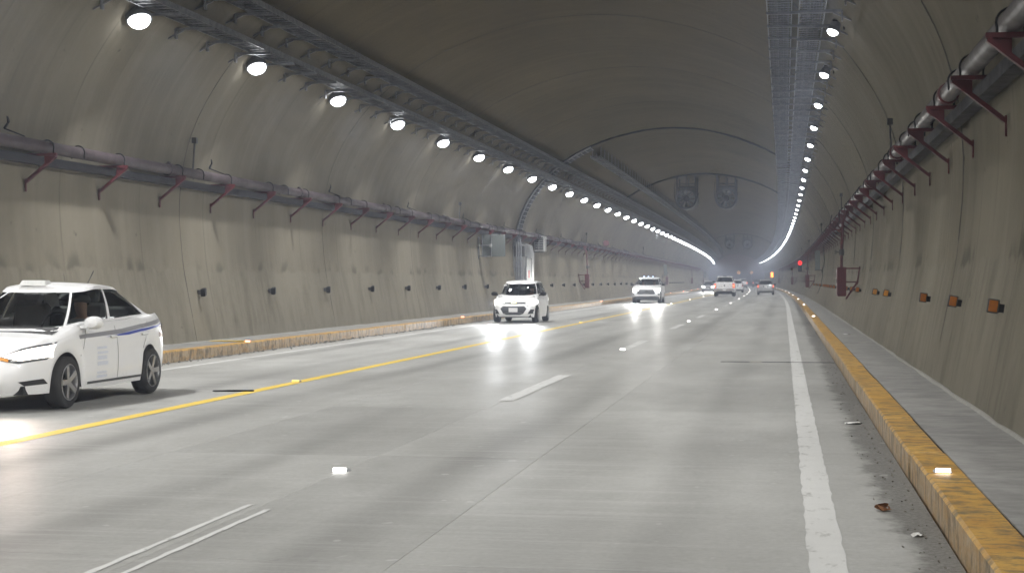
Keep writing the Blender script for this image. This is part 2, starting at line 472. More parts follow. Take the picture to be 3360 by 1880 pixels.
# ------------------------------------------------------------------ tunnel lining
HALF = [(7.08, 0.12), (7.19, 0.7), (7.30, 1.25), (7.40, 1.8), (7.47, 2.5), (7.49, 3.1), (7.43, 3.8), (7.27, 4.45), (7.02, 5.05),
        (6.68, 5.62), (6.30, 6.13), (5.85, 6.58), (5.38, 6.97), (4.75, 7.40), (4.1, 7.75), (3.3, 8.08), (2.4, 8.36), (1.25, 8.60), (0.0, 8.68)]
def catmull(pts, sub):
    out = []
    n = len(pts)
    for i in range(n - 1):
        p0 = pts[max(i - 1, 0)]; p1 = pts[i]; p2 = pts[i + 1]; p3 = pts[min(i + 2, n - 1)]
        if i == n - 2: p3 = (-pts[n - 2][0], pts[n - 2][1])
        for k in range(sub):
            t = k / sub
            out.append(tuple(0.5 * ((2 * b) + (-a + c) * t + (2 * a - 5 * b + 4 * c - d) * t * t + (-a + 3 * b - 3 * c + d) * t ** 3)
                             for a, b, c, d in zip(p0, p1, p2, p3)))
    out.append(pts[-1])
    return out
half = catmull(HALF, 3)
PROF = [(-o, z) for o, z in half] + [(o, z) for o, z in half[::-1][1:]]     # left foot -> crown -> right foot
ARC = [0.0]
for a, b in zip(PROF, PROF[1:]):
    ARC.append(ARC[-1] + math.hypot(b[0] - a[0], b[1] - a[1]))
def wall_off(z):
    for (o1, z1), (o2, z2) in zip(half, half[1:]):
        if z1 <= z <= z2: return o1 + (o2 - o1) * (z - z1) / (z2 - z1)
    return half[-1][0]
def arch_z(off):
    off = abs(off)
    best = 8.68
    for (o1, z1), (o2, z2) in zip(half, half[1:]):
        if z1 > 3.2 and o2 <= off <= o1: best = z1 + (z2 - z1) * (o1 - off) / max(o1 - o2, 1e-6)
    return best
def prof_normals():
    ns = []
    for i in range(len(PROF)):
        a = PROF[max(i - 1, 0)]; b = PROF[min(i + 1, len(PROF) - 1)]
        d = (b[0] - a[0], b[1] - a[1]); L = math.hypot(*d)
        ns.append((-d[1] / L, d[0] / L))     # outward for left->right sweep
    return ns
PN = prof_normals()

def lining_mesh(name, s0, s1, out=0.0, step=5.3, lip=0.018, material=None):
    ss = [s0]
    if lip: ss.append(s0 + 0.006)
    n = max(1, round((s1 - s0) / step))
    for k in range(1, n): ss.append(s0 + (s1 - s0) * k / n)
    if lip: ss.append(s1 - 0.006)
    ss.append(s1)
    vs = []; uvs = []; fs = []
    W = len(PROF)
    for i, s in enumerate(ss):
        e = out + (lip if lip and i in (0, len(ss) - 1) else 0.0)
        for (o, z), (nx, nz), a in zip(PROF, PN, ARC):
            vs.append(P(s, X0 + o + nx * e, z + nz * e)); uvs.append((s, a))
    for i in range(len(ss) - 1):
        for k in range(W - 1):
            fs.append((i * W + k, i * W + k + 1, (i + 1) * W + k + 1, (i + 1) * W + k))
    if lip:     # end faces so each ring has thickness
        for s in (s0, s1):
            b = len(vs)
            for e in (lip, 0.06):
                for (o, z), (nx, nz), a in zip(PROF, PN, ARC):
                    vs.append(P(s, X0 + o + nx * e, z + nz * e)); uvs.append((s, a))
            for k in range(W - 1): fs.append((b + k, b + k + 1, b + W + k + 1, b + W + k))
    me = bpy.data.meshes.new(name)
    me.from_pydata([tuple(v) for v in vs], [], fs)
    ul = me.uv_layers.new(name='UVMap')
    for lp in me.loops: ul.data[lp.index].uv = uvs[lp.vertex_index]
    me.materials.append(material)
    me.shade_smooth(); me.set_sharp_from_angle(angle=R(25))
    return me

tunnel = empty('tunnel_lining', (0, 0, 0), kind='structure')
RING0, RINGL = 74.6, 10.62
k0, k1 = -11, 34
joints = [RING0 + RINGL * k for k in range(k0, k1 + 1)]
for a, b in zip(joints, joints[1:]):
    b = min(b, S_END)
    if b - a < 1: continue
    link('lining_segment', lining_mesh('lining_segment', a + 0.008, b - 0.008, 0.0, 2.7, 0.014, M['lining']), tunnel)
for a in joints:
    if -8 < a < 200:
        n_ = len(PROF)
        rj = random.Random(int(a * 10))
        tb = MB().tube([P(a + rj.uniform(-0.008, 0.008), X0 + PROF[i][0] + PN[i][0] * 0.004, PROF[i][1] + PN[i][1] * 0.004) for i in range(3, n_ - 3)], [rj.uniform(0.005, 0.009) if PROF[i][1] < 6.0 else rj.uniform(0.008, 0.018) for i in range(3, n_ - 3)], 5)
        tb.build('joint_filler', M['joint_dark'], tunnel, True)
shell = link('outer_shell', lining_mesh('outer_shell', joints[0], S_END, 0.09, 8.0, 0, M['shell']), tunnel)

# ------------------------------------------------------------------ ground, road, walkways
gm = MB().add([(-1500, -400, -0.9), (1500, -400, -0.9), (1500, 2500, -0.9), (-1500, 2500, -0.9)], [(0, 1, 2, 3)])
tag(gm.build('ground', M['ground']), kind='structure')

def strip(x0, x1, s0, s1, z, step=12.0):
    """sheet following the tunnel curve"""
    n = max(1, math.ceil((s1 - s0) / step))
    vs = []; fs = []
    for i in range(n + 1):
        s = s0 + (s1 - s0) * i / n
        vs += [P(s, x0, z), P(s, x1, z)]
    for i in range(n): fs.append((2 * i, 2 * i + 1, 2 * i + 3, 2 * i + 2))
    return vs, fs
def slab(x0, x1, s0, s1, zt, th, ch=0.004):
    """thin block with chamfered top edge, curved with the tunnel"""
    A = [P(s0, x0, 0), P(s0, x1, 0), P(s1, x1, 0), P(s1, x0, 0)]
    B = [P(s0 + ch, x0 + ch, 0), P(s0 + ch, x1 - ch, 0), P(s1 - ch, x1 - ch, 0), P(s1 - ch, x0 + ch, 0)]
    vs = [Vector((p.x, p.y, zt - th)) for p in A] + [Vector((p.x, p.y, zt - ch)) for p in A] + [Vector((p.x, p.y, zt)) for p in B]
    fs = [(8, 9, 10, 11)]
    for b in (0, 4):
        for k in range(4):
            k2 = (k + 1) % 4
            fs.append((b + k, b + k2, b + 4 + k2, b + 4 + k))
    return vs, fs

road = empty('road', (0, 0, 0), kind='structure')
vs, fs = strip(-11.3, 1.15, joints[0], 640, -0.03)
MB().add(vs, fs).build('road_bed', M['joint'], road)
LANES = [-11.05, -7.25, -5.30, -3.43, -2.04, 0.93]
s = -12.0
while s < S_END + 150:
    L = 5.05 if s < 120 else 30.0
    for a, b in zip(LANES, LANES[1:]):
        g = 0.0016
        vs, fs = slab(a + g, b - g, s + g, s + L - g, 0.0, 0.03, 0.002)
        MB().add(vs, fs).build('road_slab', M['road'], road)
    s += L
vs, fs = strip(-11.05, 0.93, joints[0], -12.0, 0.0)
MB().add(vs, fs).build('road_slab', M['road'], road)

def ragged(x0, x1, s0, s1, z, amp, step, seed):
    rr = random.Random(seed)
    n = max(2, int((s1 - s0) / step))
    vs = []; fs = []
    for i in range(n + 1):
        s = s0 + (s1 - s0) * i / n
        vs += [P(s, x0 + rr.uniform(-amp, amp), z), P(s, x1 + rr.uniform(-amp, amp), z)]
    for i in range(n): fs.append((2 * i, 2 * i + 1, 2 * i + 3, 2 * i + 2))
    return MB().add(vs, fs)
marks = {}
def marking(name, mb, m):
    o = mb.build(name, m, road)
    return o
marking('edge_line', ragged(0.13, 0.33, -12, 120, 0.004, 0.008, 0.18, 1), M['white'])
marking('edge_line', ragged(0.13, 0.33, 120, 460, 0.004, 0.0, 6, 2), M['white'])
marking('edge_line', ragged(-10.35, -10.21, -12, 120, 0.004, 0.006, 0.2, 3), M['white'])
marking('edge_line', ragged(-10.35, -10.21, 120, 460, 0.004, 0.0, 6, 4), M['white'])
marking('centre_line', ragged(-7.18, -6.99, -12, 120, 0.004, 0.006, 0.2, 5), M['yellow'])
marking('centre_line', ragged(-7.18, -6.99, 120, 460, 0.004, 0.0, 6, 6), M['yellow'])
for k in range(0, 18):
    a = 4.7 + 14.9 * k
    if k == 0:      # worn through the middle: only its two edges are left
        marking('lane_dash', ragged(-3.54, -3.495, a, a + 5.5, 0.004, 0.006, 0.12, 20), M['white'])
        marking('lane_dash', ragged(-3.355, -3.315, a, a + 5.3, 0.004, 0.006, 0.12, 21), M['white'])
    else:
        marking('lane_dash', ragged(-3.53, -3.33, a, a + 5.4, 0.004, 0.007, 0.15, 22 + k), M['worn'] if k % 3 == 2 else M['white'])
marking('stop_bar', ragged(-3.0, -0.1, 134.0, 135.6, 0.004, 0.02, 0.5, 77), M['worn'])
# a narrow drain slot with its steel cover across the right lane
MB().add(*slab(-1.15, 0.92, 29.6, 29.75, 0.006, 0.012, 0.003)).build('drain_slot', M['darksteel'], road)
MB().add(*slab(-0.62, -0.40, 29.45, 29.95, 0.009, 0.015, 0.003)).build('drain_cover', M['plaster'], road)

def walkway(side):
    root = empty('walkway', (0, 0, 0), kind='structure')
    if side > 0: xk0, xk1, xw = 0.94, 1.21, 2.0
    else: xk0, xk1, xw = -11.34, -11.07, -12.36
    s = -12.0; i = 0
    while s < S_END:
        L = 3.05 if s < 110 else 24.0
        dz = random.uniform(-0.006, 0.006); dx = random.uniform(-0.008, 0.008)
        a, b = (xk0, xk1)
        MB().add(*slab(a + dx, b + dx, s + 0.006, s + L - 0.006, 0.205 + dz, 0.235, 0.018)).build('kerb_block', M['kerb'], root)
        a, b = (xk1 + 0.006, xw) if side > 0 else (xw, xk0 - 0.006)
        MB().add(*slab(a, b, s + 0.4 + 0.005, s + 0.4 + L - 0.005, 0.192 + random.uniform(-.003, .003), 0.2, 0.006)).build('walkway_slab', M['walk'], root)
        s += L
    xf = X0 + side * 7.10
    pts = []
    rr = random.Random(5)
    n = 160
    pts = [P(-12 + k * 1.0, xf - side * rr.uniform(0.0, 0.03), 0.19) for k in range(n)]
    MB().tube(pts, [rr.uniform(0.018, 0.04) for _ in pts], 6).build('mortar_fillet', M['plaster'], root, True)
    return root
walkway(1); walkway(-1)

# ------------------------------------------------------------------ long fittings
def sweep(off0, off1, z0, z1, s0, s1, side, step=6.0):
    """rectangular bar following the tunnel curve"""
    n = max(1, math.ceil((s1 - s0) / step)); vs = []; fs = []
    for i in range(n + 1):
        s = s0 + (s1 - s0) * i / n
        for o, z in ((off0, z0), (off1, z0), (off1, z1), (off0, z1)):
            vs.append(P(s, X0 + side * o, z))
    for i in range(n):
        for k in range(4):
            k2 = (k + 1) % 4
            fs.append((4 * i + k, 4 * i + k2, 4 * i + 4 + k2, 4 * i + 4 + k))
    fs += [(0, 1, 2, 3), (4 * n + 3, 4 * n + 2, 4 * n + 1, 4 * n)]
    return vs, fs
def run(off, z, s0, s1, side, step=5.0, jit=0.0, seed=0):
    rr = random.Random(seed)
    n = max(1, math.ceil((s1 - s0) / step))
    return [P(s0 + (s1 - s0) * i / n, X0 + side * (off + rr.uniform(-jit, jit)), z + rr.uniform(-jit, jit) * 0.6) for i in range(n + 1)]

def cable_ladder(label, side, o0, o1, z, s0, s1, seed, hang=False, ncab=7, cover=False):
    root = empty('cable_ladder', P(max(s0, 30), X0 + side * o0, z), label=label, cat='cable tray', group='cable ladders along the vault')
    inv = Matrix.Translation(-root.location)
    def child(name, mb, m, smooth=False):
        mb.v = [tuple(Vector(v) - root.location) for v in mb.v]
        return mb.build(name, m, root, smooth)
    child('side_rail', MB().add(*sweep(o0, o0 + 0.02, z - 0.02, z + 0.09, s0, s1, side)), M['galv'])
    child('side_rail', MB().add(*sweep(o1 - 0.02, o1, z - 0.02, z + 0.09, s0, s1, side)), M['galv'])
    w = o1 - o0
    for k in range(ncab):
        o = o0 + 0.05 + (w - 0.1) * (k + 0.5) / ncab
        r = 0.5 * (w - 0.1) / ncab * random.choice((0.85, 1.0, 1.1))
        child('cable', MB().tube(run(o, z + 0.02 + r, s0, s1, side, 1.6 if False else 4.0, 0.006, seed + k), r, 6), M['cable2'] if k % 4 == 2 else M['cable'], True)
    rm = MB()
    s = max(s0, 14)
    while s < min(s1, 75):
        rm.bar(P(s, X0 + side * (o0 + 0.02), z), P(s, X0 + side * (o1 - 0.02), z), 0.03, 0.015)
        s += 0.275
    if rm.v:
        tag(child('rung', rm, M['galv']), kind='stuff')
    # cantilever arms back to the lining (or hangers up to the crown)
    def arm(mb, s):
        if hang:
            for o in (o0 + 0.03, o1 - 0.03):
                mb.bar(P(s, X0 + side * o, z - 0.03), P(s, X0 + side * o, arch_z(o) + 0.01), 0.03, 0.03)
            mb.bar(P(s, X0 + side * (o0 - 0.02), z - 0.035), P(s, X0 + side * (o1 + 0.02), z - 0.035), 0.05, 0.03)
        else:
            wo = wall_off(z - 0.05)
            mb.bar(P(s, X0 + side * (o0 - 0.01), z - 0.045), P(s, X0 + side * (wo + 0.01), z - 0.045), 0.05, 0.05)
            mb.bar(P(s, X0 + side * (wo - 0.16), z - 0.07), P(s, X0 + side * (wall_off(z - 0.22) + 0.005), z - 0.22), 0.04, 0.03)
            mb.box(P(s, X0 + side * (wo - 0.01), z - 0.1), (0.03, 0.11, 0.26))
        return mb
    s = s0 + 0.8
    far = MB()
    while s < s1:
        if 12 < s < 150: child('support_arm', arm(MB(), s), M['galv'])
        else: arm(far, s)
        s += 1.66
    if far.v: tag(child('support_arm', far, M['galv']), kind='stuff')
    return root

cable_ladder('lower cable ladder running just above the left row of lamps', -1, 5.43, 5.90, 6.30, -12, S_END, 10)
cable_ladder('upper cable ladder with bright lower rim high on the left of the vault', -1, 4.83, 5.33, 6.84, -12, S_END, 30)
cable_ladder('short-hung cable ladder starting beyond the thick vault joint, highest on the left', -1, 3.55, 4.02, 7.42, 76.0, S_END, 50, True)
cable_ladder('lower cable ladder running just beside the right row of lamps', 1, 5.43, 5.90, 6.30, -12, S_END, 70)
cable_ladder('upper cable ladder hanging nearest the crown on the right', 1, 4.83, 5.33, 6.84, -12, S_END, 90)

# riser ladder climbing the lining at the thick joint, from the grey enclosure to the highest ladder
def along_prof(i0, i1, inset, s):
    return [P(s, X0 + PROF[i][0] - PN[i][0] * inset, PROF[i][1] - PN[i][1] * inset) for i in range(i0, i1)]
iA = min(i for i, p in enumerate(PROF) if p[1] > 3.62)
iB = min(i for i, p in enumerate(PROF) if p[0] > -3.75)
rs = 75.0
riser = empty('riser_ladder', P(rs, X0 - 7.4, 3.6), label='dark cable ladder arching up the left wall from the grey enclosure', cat='cable tray')
def rchild(name, mb, m, smooth=True):
    mb.v = [tuple(Vector(v) - riser.location) for v in mb.v]
    return mb.build(name, m, riser, smooth)
for ds in (-0.42, 0.42): rchild('side_rail', MB().tube(along_prof(iA, iB, 0.09, rs + ds), 0.05, 4), M['galv'])
for k, ds in enumerate((-0.3, -0.18, -0.07, 0.06, 0.2, 0.31)):
    rchild('cable', MB().tube(along_prof(iA - 2, iB, 0.12 + 0.02 * (k % 2), rs + ds), 0.05, 6), M['cable2'] if k == 3 else M['cable'])
for i in range(iA, iB):
    a = along_prof(i, i + 1, 0.17, rs)[0]
    rchild('rung', MB().bar(a + Vector((0, -0.42, 0)), a + Vector((0, 0.42, 0)), 0.06, 0.03), M['galv'], False)

# dark seals standing proud at the wide vault joints
def seal(s, o_lo, r, seed, label):
    rr = random.Random(seed)
    idx = [i for i, p in enumerate(PROF) if p[0] > -o_lo and p[0] < o_lo and p[1] > 5]
    pts = []
    ph = 0
    for i in idx:
        ph = ph * 0.6 + rr.uniform(-0.03, 0.03)
        pts.append(P(s + rr.uniform(-0.05, 0.05), X0 + PROF[i][0] - PN[i][0] * (0.01 + abs(ph)), PROF[i][1] - PN[i][1] * (0.01 + abs(ph))))
    o = MB().tube(pts, r, 6).build('joint_seal', M['black'], None, True)
    tag(o, label, 'joint seal', 'rubber seals across the vault joints')
seal(74.75, 5.6, 0.05, 3, 'thick dark seal crossing the vault in front of the nearer pair of fans')
seal(106.9, 5.2, 0.075, 4, 'dark seal arching over the nearer pair of fans')
seal(245.0, 5.6, 0.07, 6, 'faint dark seal arching over the farther pair of fans')
# thin water-stained seals down the right wall
def wall_seal(s, z0, z1, seed, label):
    rr = random.Random(seed)
    idx = [i for i, p in enumerate(PROF) if p[0] > 0 and z0 < p[1] < z1]
    pts = [P(s + rr.uniform(-0.03, 0.03), X0 + PROF[i][0] - PN[i][0] * 0.004, PROF[i][1] - PN[i][1] * 0.004) for i in idx]
    o = MB().tube(pts, [rr.uniform(0.005, 0.013) for _ in pts], 5).build('wall_joint_seal', M['joint'], None, True)
    tag(o, label, 'joint seal', 'seals in the right wall joints')
for i, s in enumerate([RING0 + RINGL * k for k in (-5, -4, -3, -2, -1, 0, 1, 2)]):
    wall_seal(s, 1.85, 7.6, 40 + i, 'thin dark ragged joint line climbing the right wall, %s from the camera' % ORD[i])

# ------------------------------------------------------------------ fire main on brackets
def fire_main(side, label, pm, s_first):
    root = empty('fire_main', P(40, X0 + side * 7.12, 3.75), label=label, cat='pipe', group='fire mains on both walls')
    def child(name, mb, m, smooth=True):
        mb.v = [tuple(Vector(v) - root.location) for v in mb.v]
        return mb.build(name, m, root, smooth)
    child('pipe', MB().tube(run(7.12, 3.75, -12, S_END, side), 0.105, 16), pm)
    child('cable_channel', MB().add(*sweep(7.22, 7.39, 3.46, 3.60, -12, S_END, side)), M['cable'], False)
    # one bracket mesh in local coordinates (x towards the road), shared by every bracket
    i = -side
    def bracket_mesh():
        mb = MB()
        mb.bar((-0.06, 0, 0), (i * 0.56, 0, 0), 0.07, 0.045)
        mb.bar((i * 0.54, 0, -0.03), (i * 0.0, 0, -0.46), 0.045, 0.075, (0, 1, 0))
        mb.bar((i * 0.0, 0, -0.4), (i * 0.0, 0, -0.62), 0.05, 0.02)
        # gusset plate near the tip
        t = 0.008
        a, b, c = (i * 0.56, -0.02), (i * 0.34, -0.02), (i * 0.34, -0.19)
        vs = [(p[0], y, p[1]) for y in (-t, t) for p in (a, b, c)]
        mb.add(vs, [(0, 1, 2), (5, 4, 3), (0, 3, 4, 1), (1, 4, 5, 2), (2, 5, 3, 0)])
        return mb.mesh('bracket', M['redpaint'])
    bme = bracket_mesh()
    rr = random.Random(3 + side)
    ring = [Vector((0.125 * math.cos(a), 0, 0.125 * math.sin(a))) for a in [R(-20 + 220 * k / 12) for k in range(13)]]
    ring = [Vector((ring[0].x, 0, -0.1))] + ring + [Vector((ring[-1].x, 0, -0.1))]
    strap = MB().tube(ring, 0.012, 5).mesh('strap', M['black'], True)
    coup = MB().lathe([(0.106, -0.09), (0.128, -0.085), (0.128, 0.085), (0.106, 0.09)], (0, 0, 0), (0, 1, 0), 16)
    coup.box((0, 0, 0.13), (0.05, 0.08, 0.05))
    coup = coup.mesh('coupling', M['pipe'] if side < 0 else M['redpaint'], True, True, 30)
    wo = wall_off(3.62)
    s = s_first
    k = 0
    while s < 290:
        b = link('bracket', bme, root, P(s, X0 + side * wo, 3.622) - root.location)
        if s < 130:
            link('strap', strap, root, P(s + 0.1, X0 + side * 7.12, 3.75) - root.location)
            if k % 2 == 0: link('strap', strap, root, P(s + 1.3, X0 + side * 7.12, 3.75) - root.location)
            if k % 3 == 1: link('coupling', coup, root, P(s - 0.35, X0 + side * 7.12, 3.75) - root.location)
        s += 2.93; k += 1
    # little wall anchors above the pipe
    anc = MB().bar((0, 0, 0), (i * 0.0, 0.12, 0.12), 0.03, 0.03).bar((0, 0.12, 0.11), (0, 0.02, 0.24), 0.05, 0.05)
    anc.bar((0, 0, 0), (i * 0.28, 0.15, -0.12), 0.02, 0.02)
    ame = anc.mesh('wall_anchor', M['black'])
    s = 24.2 if side < 0 else 20.0
    while s < 230:
        link('wall_anchor', ame, root, P(s, X0 + side * (wall_off(4.0) - 0.02), 3.98) - root.location)
        s += 9.4
    for s in ((32.0, 60.0, 100.0, 144.0, 172.0, 205.0, 235.0) if side < 0 else (30.4, 56.0, 85.0, 120.0, 150.0, 190.0)):
        m = MB().tube([P(s, X0 + side * 7.14, 3.86), P(s + 0.05, X0 + side * 7.12, 4.42)], 0.02, 6)
        m.box(P(s + 0.05, X0 + side * 7.12, 4.46), (0.1, 0.1, 0.12))
        child('vent_rod', m, M['darksteel'], False)
    if side < 0:
        c = P(111, X0 - 7.05, 4.12)
        m = MB().lathe([(0.0, -0.04), (0.2, -0.05), (0.22, 0.0), (0.2, 0.05), (0.0, 0.04)], c, (0.2, -1, 0.1), 16)
        m.tube([c, c + Vector((0, 0.1, -0.36))], 0.05, 8)
        child('valve_wheel', m, M['redpaint'])
    return root
fire_main(-1, 'faded mauve fire main on red brackets along the left wall', M['pipe'], 25.1 - 2.93 * 8)
fire_main(1, 'grey fire main on dark red triangular brackets along the right wall', M['pipe_grey'], 14.3 - 2.93 * 5)

# ------------------------------------------------------------------ floodlights
def lamp_meshes(side, r):
    ax = Vector((-side * 0.32, -0.30, -0.88)).normalized()
    n = 4
    cap = [(r * math.sin(R(90 * k / n)), r * 0.72 * math.cos(R(90 * k / n))) for k in range(n + 1)]
    lens = MB().lathe(cap[::-1], (0, 0, 0), ax, 16).mesh('lens', M['lamp'], True)
    body = MB().lathe([(r * 1.05, 0.015), (r * 1.16, 0.01), (r * 1.16, -0.07), (r * 0.95, -0.09), (r * 0.8, -0.2), (0.02, -0.22)], (0, 0, 0), ax, 20)
    for k in range(6):
        a = 2 * math.pi * k / 6
        ref = ax.cross(Vector((0, 1, 0))).normalized(); r2 = ax.cross(ref)
        d = ref * math.cos(a) + r2 * math.sin(a)
        body.bar(-ax * 0.09 + d * r * 0.75, -ax * 0.24 + d * r * 0.5, 0.015, r * 0.5, tuple(d))
    body = body.mesh('housing', M['galv'], True, True, 35)
    yoke = MB().bar((0, 0, 0.2), (side * 0.36, 0, 0.2), 0.06, 0.025)
    yoke.bar((side * 0.06, 0.05, 0.08), (side * 0.06, 0.05, 0.22), 0.05, 0.03)
    yoke.box((side * 0.2, 0, 0.12), (0.03, 0.16, 0.2))
    return lens, body, yoke.mesh('yoke', M['darksteel'])
def lamps(side, r, s_first, step, word):
    lens, body, yoke = lamp_meshes(side, r)
    beam = bpy.data.lights.new('beam', 'AREA')
    ax_ = Vector((-side * 0.32, -0.30, -0.88)).normalized()
    beam.shape = 'DISK'; beam.size = r * 1.8
    beam.energy = LAMP_W[side]; beam.color = (1.0, 0.995, 0.98)
    beam.spread = R(132 if side < 0 else 138)
    s = s_first - step * 6
    i = -6
    while s < S_END - 8:
        if i < 0: lab = 'floodlight mounted high on the %s wall, out of the picture before the first lamp' % word
        elif i == 0: lab = 'round white floodlight nearest the camera in the %s row' % word
        elif i < 20: lab = 'round white floodlight, %s from the camera in the %s row' % (ORD[i], word)
        else: lab = 'distant floodlight merging into the bright line of the %s row' % word
        t = empty('floodlight', P(s, X0 + side * 6.06, 6.10), label=lab, cat='floodlight', group='row of floodlights on the %s wall' % word)
        link('lens', lens, t); link('housing', body, t)
        bo_ = bpy.data.objects.new('beam', beam); COL.objects.link(bo_)
        bo_.parent = t
        d_ = Vector((-side * (0.36 if side < 0 else 0.70), 0.22, -0.86)).normalized()
        bo_.location = ax_ * (r * 0.8) + Vector((-side * 0.16, 0, -0.06))
        bo_.rotation_euler = d_.to_track_quat('-Z', 'Y').to_euler()
        if s < 200: link('yoke', yoke, t)
        s += step; i += 1
lamps(-1, 0.20, 26.6, 6.36, 'left')
lamps(1, 0.105, 30.0, 6.26, 'right')

# ------------------------------------------------------------------ jet fans
M['fan'] = m_noisy('weathered_fan_steel', (0.15, 0.155, 0.16), (0.08, 0.083, 0.088), 0.38, 0.6, 5, 0.0)
def jet_fan(s, off, label):
    t = empty('jet_fan', P(s, X0 + off, 7.05), label=label, cat='fan', group='jet fans hung in pairs under the vault')
    c = Vector((0, 0, 0))
    MB().lathe([(0.62, -0.02), (0.70, -0.06), (0.72, 0.0), (0.66, 0.12), (0.62, 0.3), (0.62, 3.2), (0.68, 3.4), (0.7, 3.46), (0.6, 3.46), (0.58, 3.2), (0.58, 0.1), (0.62, -0.02)],
               c, (0, 1, 0), 32).build('casing', M['fan'], t, True)
    MB().lathe([(0.0, 0.02), (0.12, 0.05), (0.2, 0.16), (0.22, 0.3), (0.22, 1.6), (0.0, 1.6)], c, (0, 1, 0), 20).build('hub', M['fan'], t, True)
    bl = MB()
    for ang in (0,):
        pass
    bm_ = MB()
    bm_.add([(-0.05, 0.30, 0.2), (0.05, 0.40, 0.2), (0.11, 0.44, 0.57), (-0.09, 0.30, 0.57)], [(0, 1, 2, 3)])
    bme = bm_.mesh('blade', M['galv'], False, False)
    for k in range(10):
        b = link('blade', bme, t); b.rotation_euler = (0, R(36 * k), 0)
    MB().lathe([(0.70, 0.0), (0.735, 0.0), (0.735, 0.05), (0.70, 0.05)], (0, -0.06, 0), (0, 1, 0), 32).build('guard_ring', M['fan'], t, True)
    for y in (0.25, 2.9):
        f = MB()
        for x in (-0.62, 0.62):
            f.bar((x, y, 0.15), (x, y, arch_z(off + x) - 7.05 + 0.02), 0.1, 0.1)
        f.bar((-0.62, y, 0.75), (0.62, y, 0.75), 0.07, 0.09)
        f.bar((-0.62, y, 0.98), (0.62, y, 0.98), 0.06, 0.06)
        f.bar((-0.72, y, 0.42), (-0.2, y, 0.6), 0.07, 0.09)
        f.bar((0.72, y, 0.42), (0.2, y, 0.6), 0.07, 0.09)
        f.bar((0, y, 0.75), (0, y, arch_z(off) - 7.05), 0.06, 0.06)
        f.build('hanger_frame', M['darksteel'], t)
    MB().tube([(-0.74, 0.2, 1.1), (-0.8, 0.15, 0.6), (-0.78, 0.1, 0.1), (-0.7, 0.05, -0.1)], 0.02, 6).build('feed_cable', M['black'], t, True)
    return t
jet_fan(108.0, -1.30, 'left of the nearer pair of round jet fans under the crown')
jet_fan(108.0, 1.38, 'right of the nearer pair of round jet fans under the crown')
jet_fan(246.5, -1.35, 'left of the farther, hazy pair of jet fans')
jet_fan(246.5, 1.35, 'right of the farther, hazy pair of jet fans')

# ------------------------------------------------------------------ wall delineators
def delineators():
    lm = MB().box((0, 0, 0), (0.10, 0.16, 0.16), Euler((R(10), 0, R(8))).to_matrix(), 0.01)
    lback = MB().box((0, 0.0, 0), (0.08, 0.06, 0.1)).mesh('bracket', M['darksteel'])
    lm = lm.mesh('reflector_housing', M['black'])
    ss = [32.7 + 4.77 * k for k in range(40)]
    for k, s in enumerate(ss):
        if 8 <= k < 12 and False: continue
        lab = ('small black reflector block, %s along the foot of the left wall' % ORD[k]) if k < 18 else 'tiny far black reflector block dotted along the left wall'
        t = empty('wall_reflector', P(s, X0 - wall_off(1.25) + 0.13, 1.25), label=lab, cat='reflector', group='reflector blocks along the left wall')
        link('housing', lm, t); link('bracket', lback, t, (-0.09, 0, 0))
    fr = MB().box((0, 0, 0), (0.112, 0.02, 0.138), None, 0.008).mesh('frame', M['darksteel'])
    br = MB().box((0.075, 0.02, -0.01), (0.06, 0.03, 0.08)).mesh('bracket', M['black'])
    l1 = MB().box((0, -0.014, 0), (0.082, 0.012, 0.108), None, 0.004)
    la = l1.mesh('lens', M['amber']); lb = l1.mesh('lens', M['amber_bright'])
    ss = [15.9, 19.6, 23.7, 32.2, 36.1, 44.6, 48.4, 52.6, 57.0, 61.2, 65.5, 69.7, 74.0, 78.0, 82.0, 90.0, 98.0, 106.0]
    for k, s in enumerate(ss):
        t = empty('wall_reflector', P(s, X0 + wall_off(1.255) - 0.14, 1.255),
                  label='square amber reflector on the right wall, %s from the camera' % ORD[k], cat='reflector', group='amber reflectors along the right wall')
        t.rotation_euler = (R(random.uniform(-4, 4)), R(random.uniform(8, 13)), R(random.uniform(-4, 4)))
        link('frame', fr, t); link('bracket', br, t); link('lens', lb if k in (4, 6, 3) else la, t)
delineators()

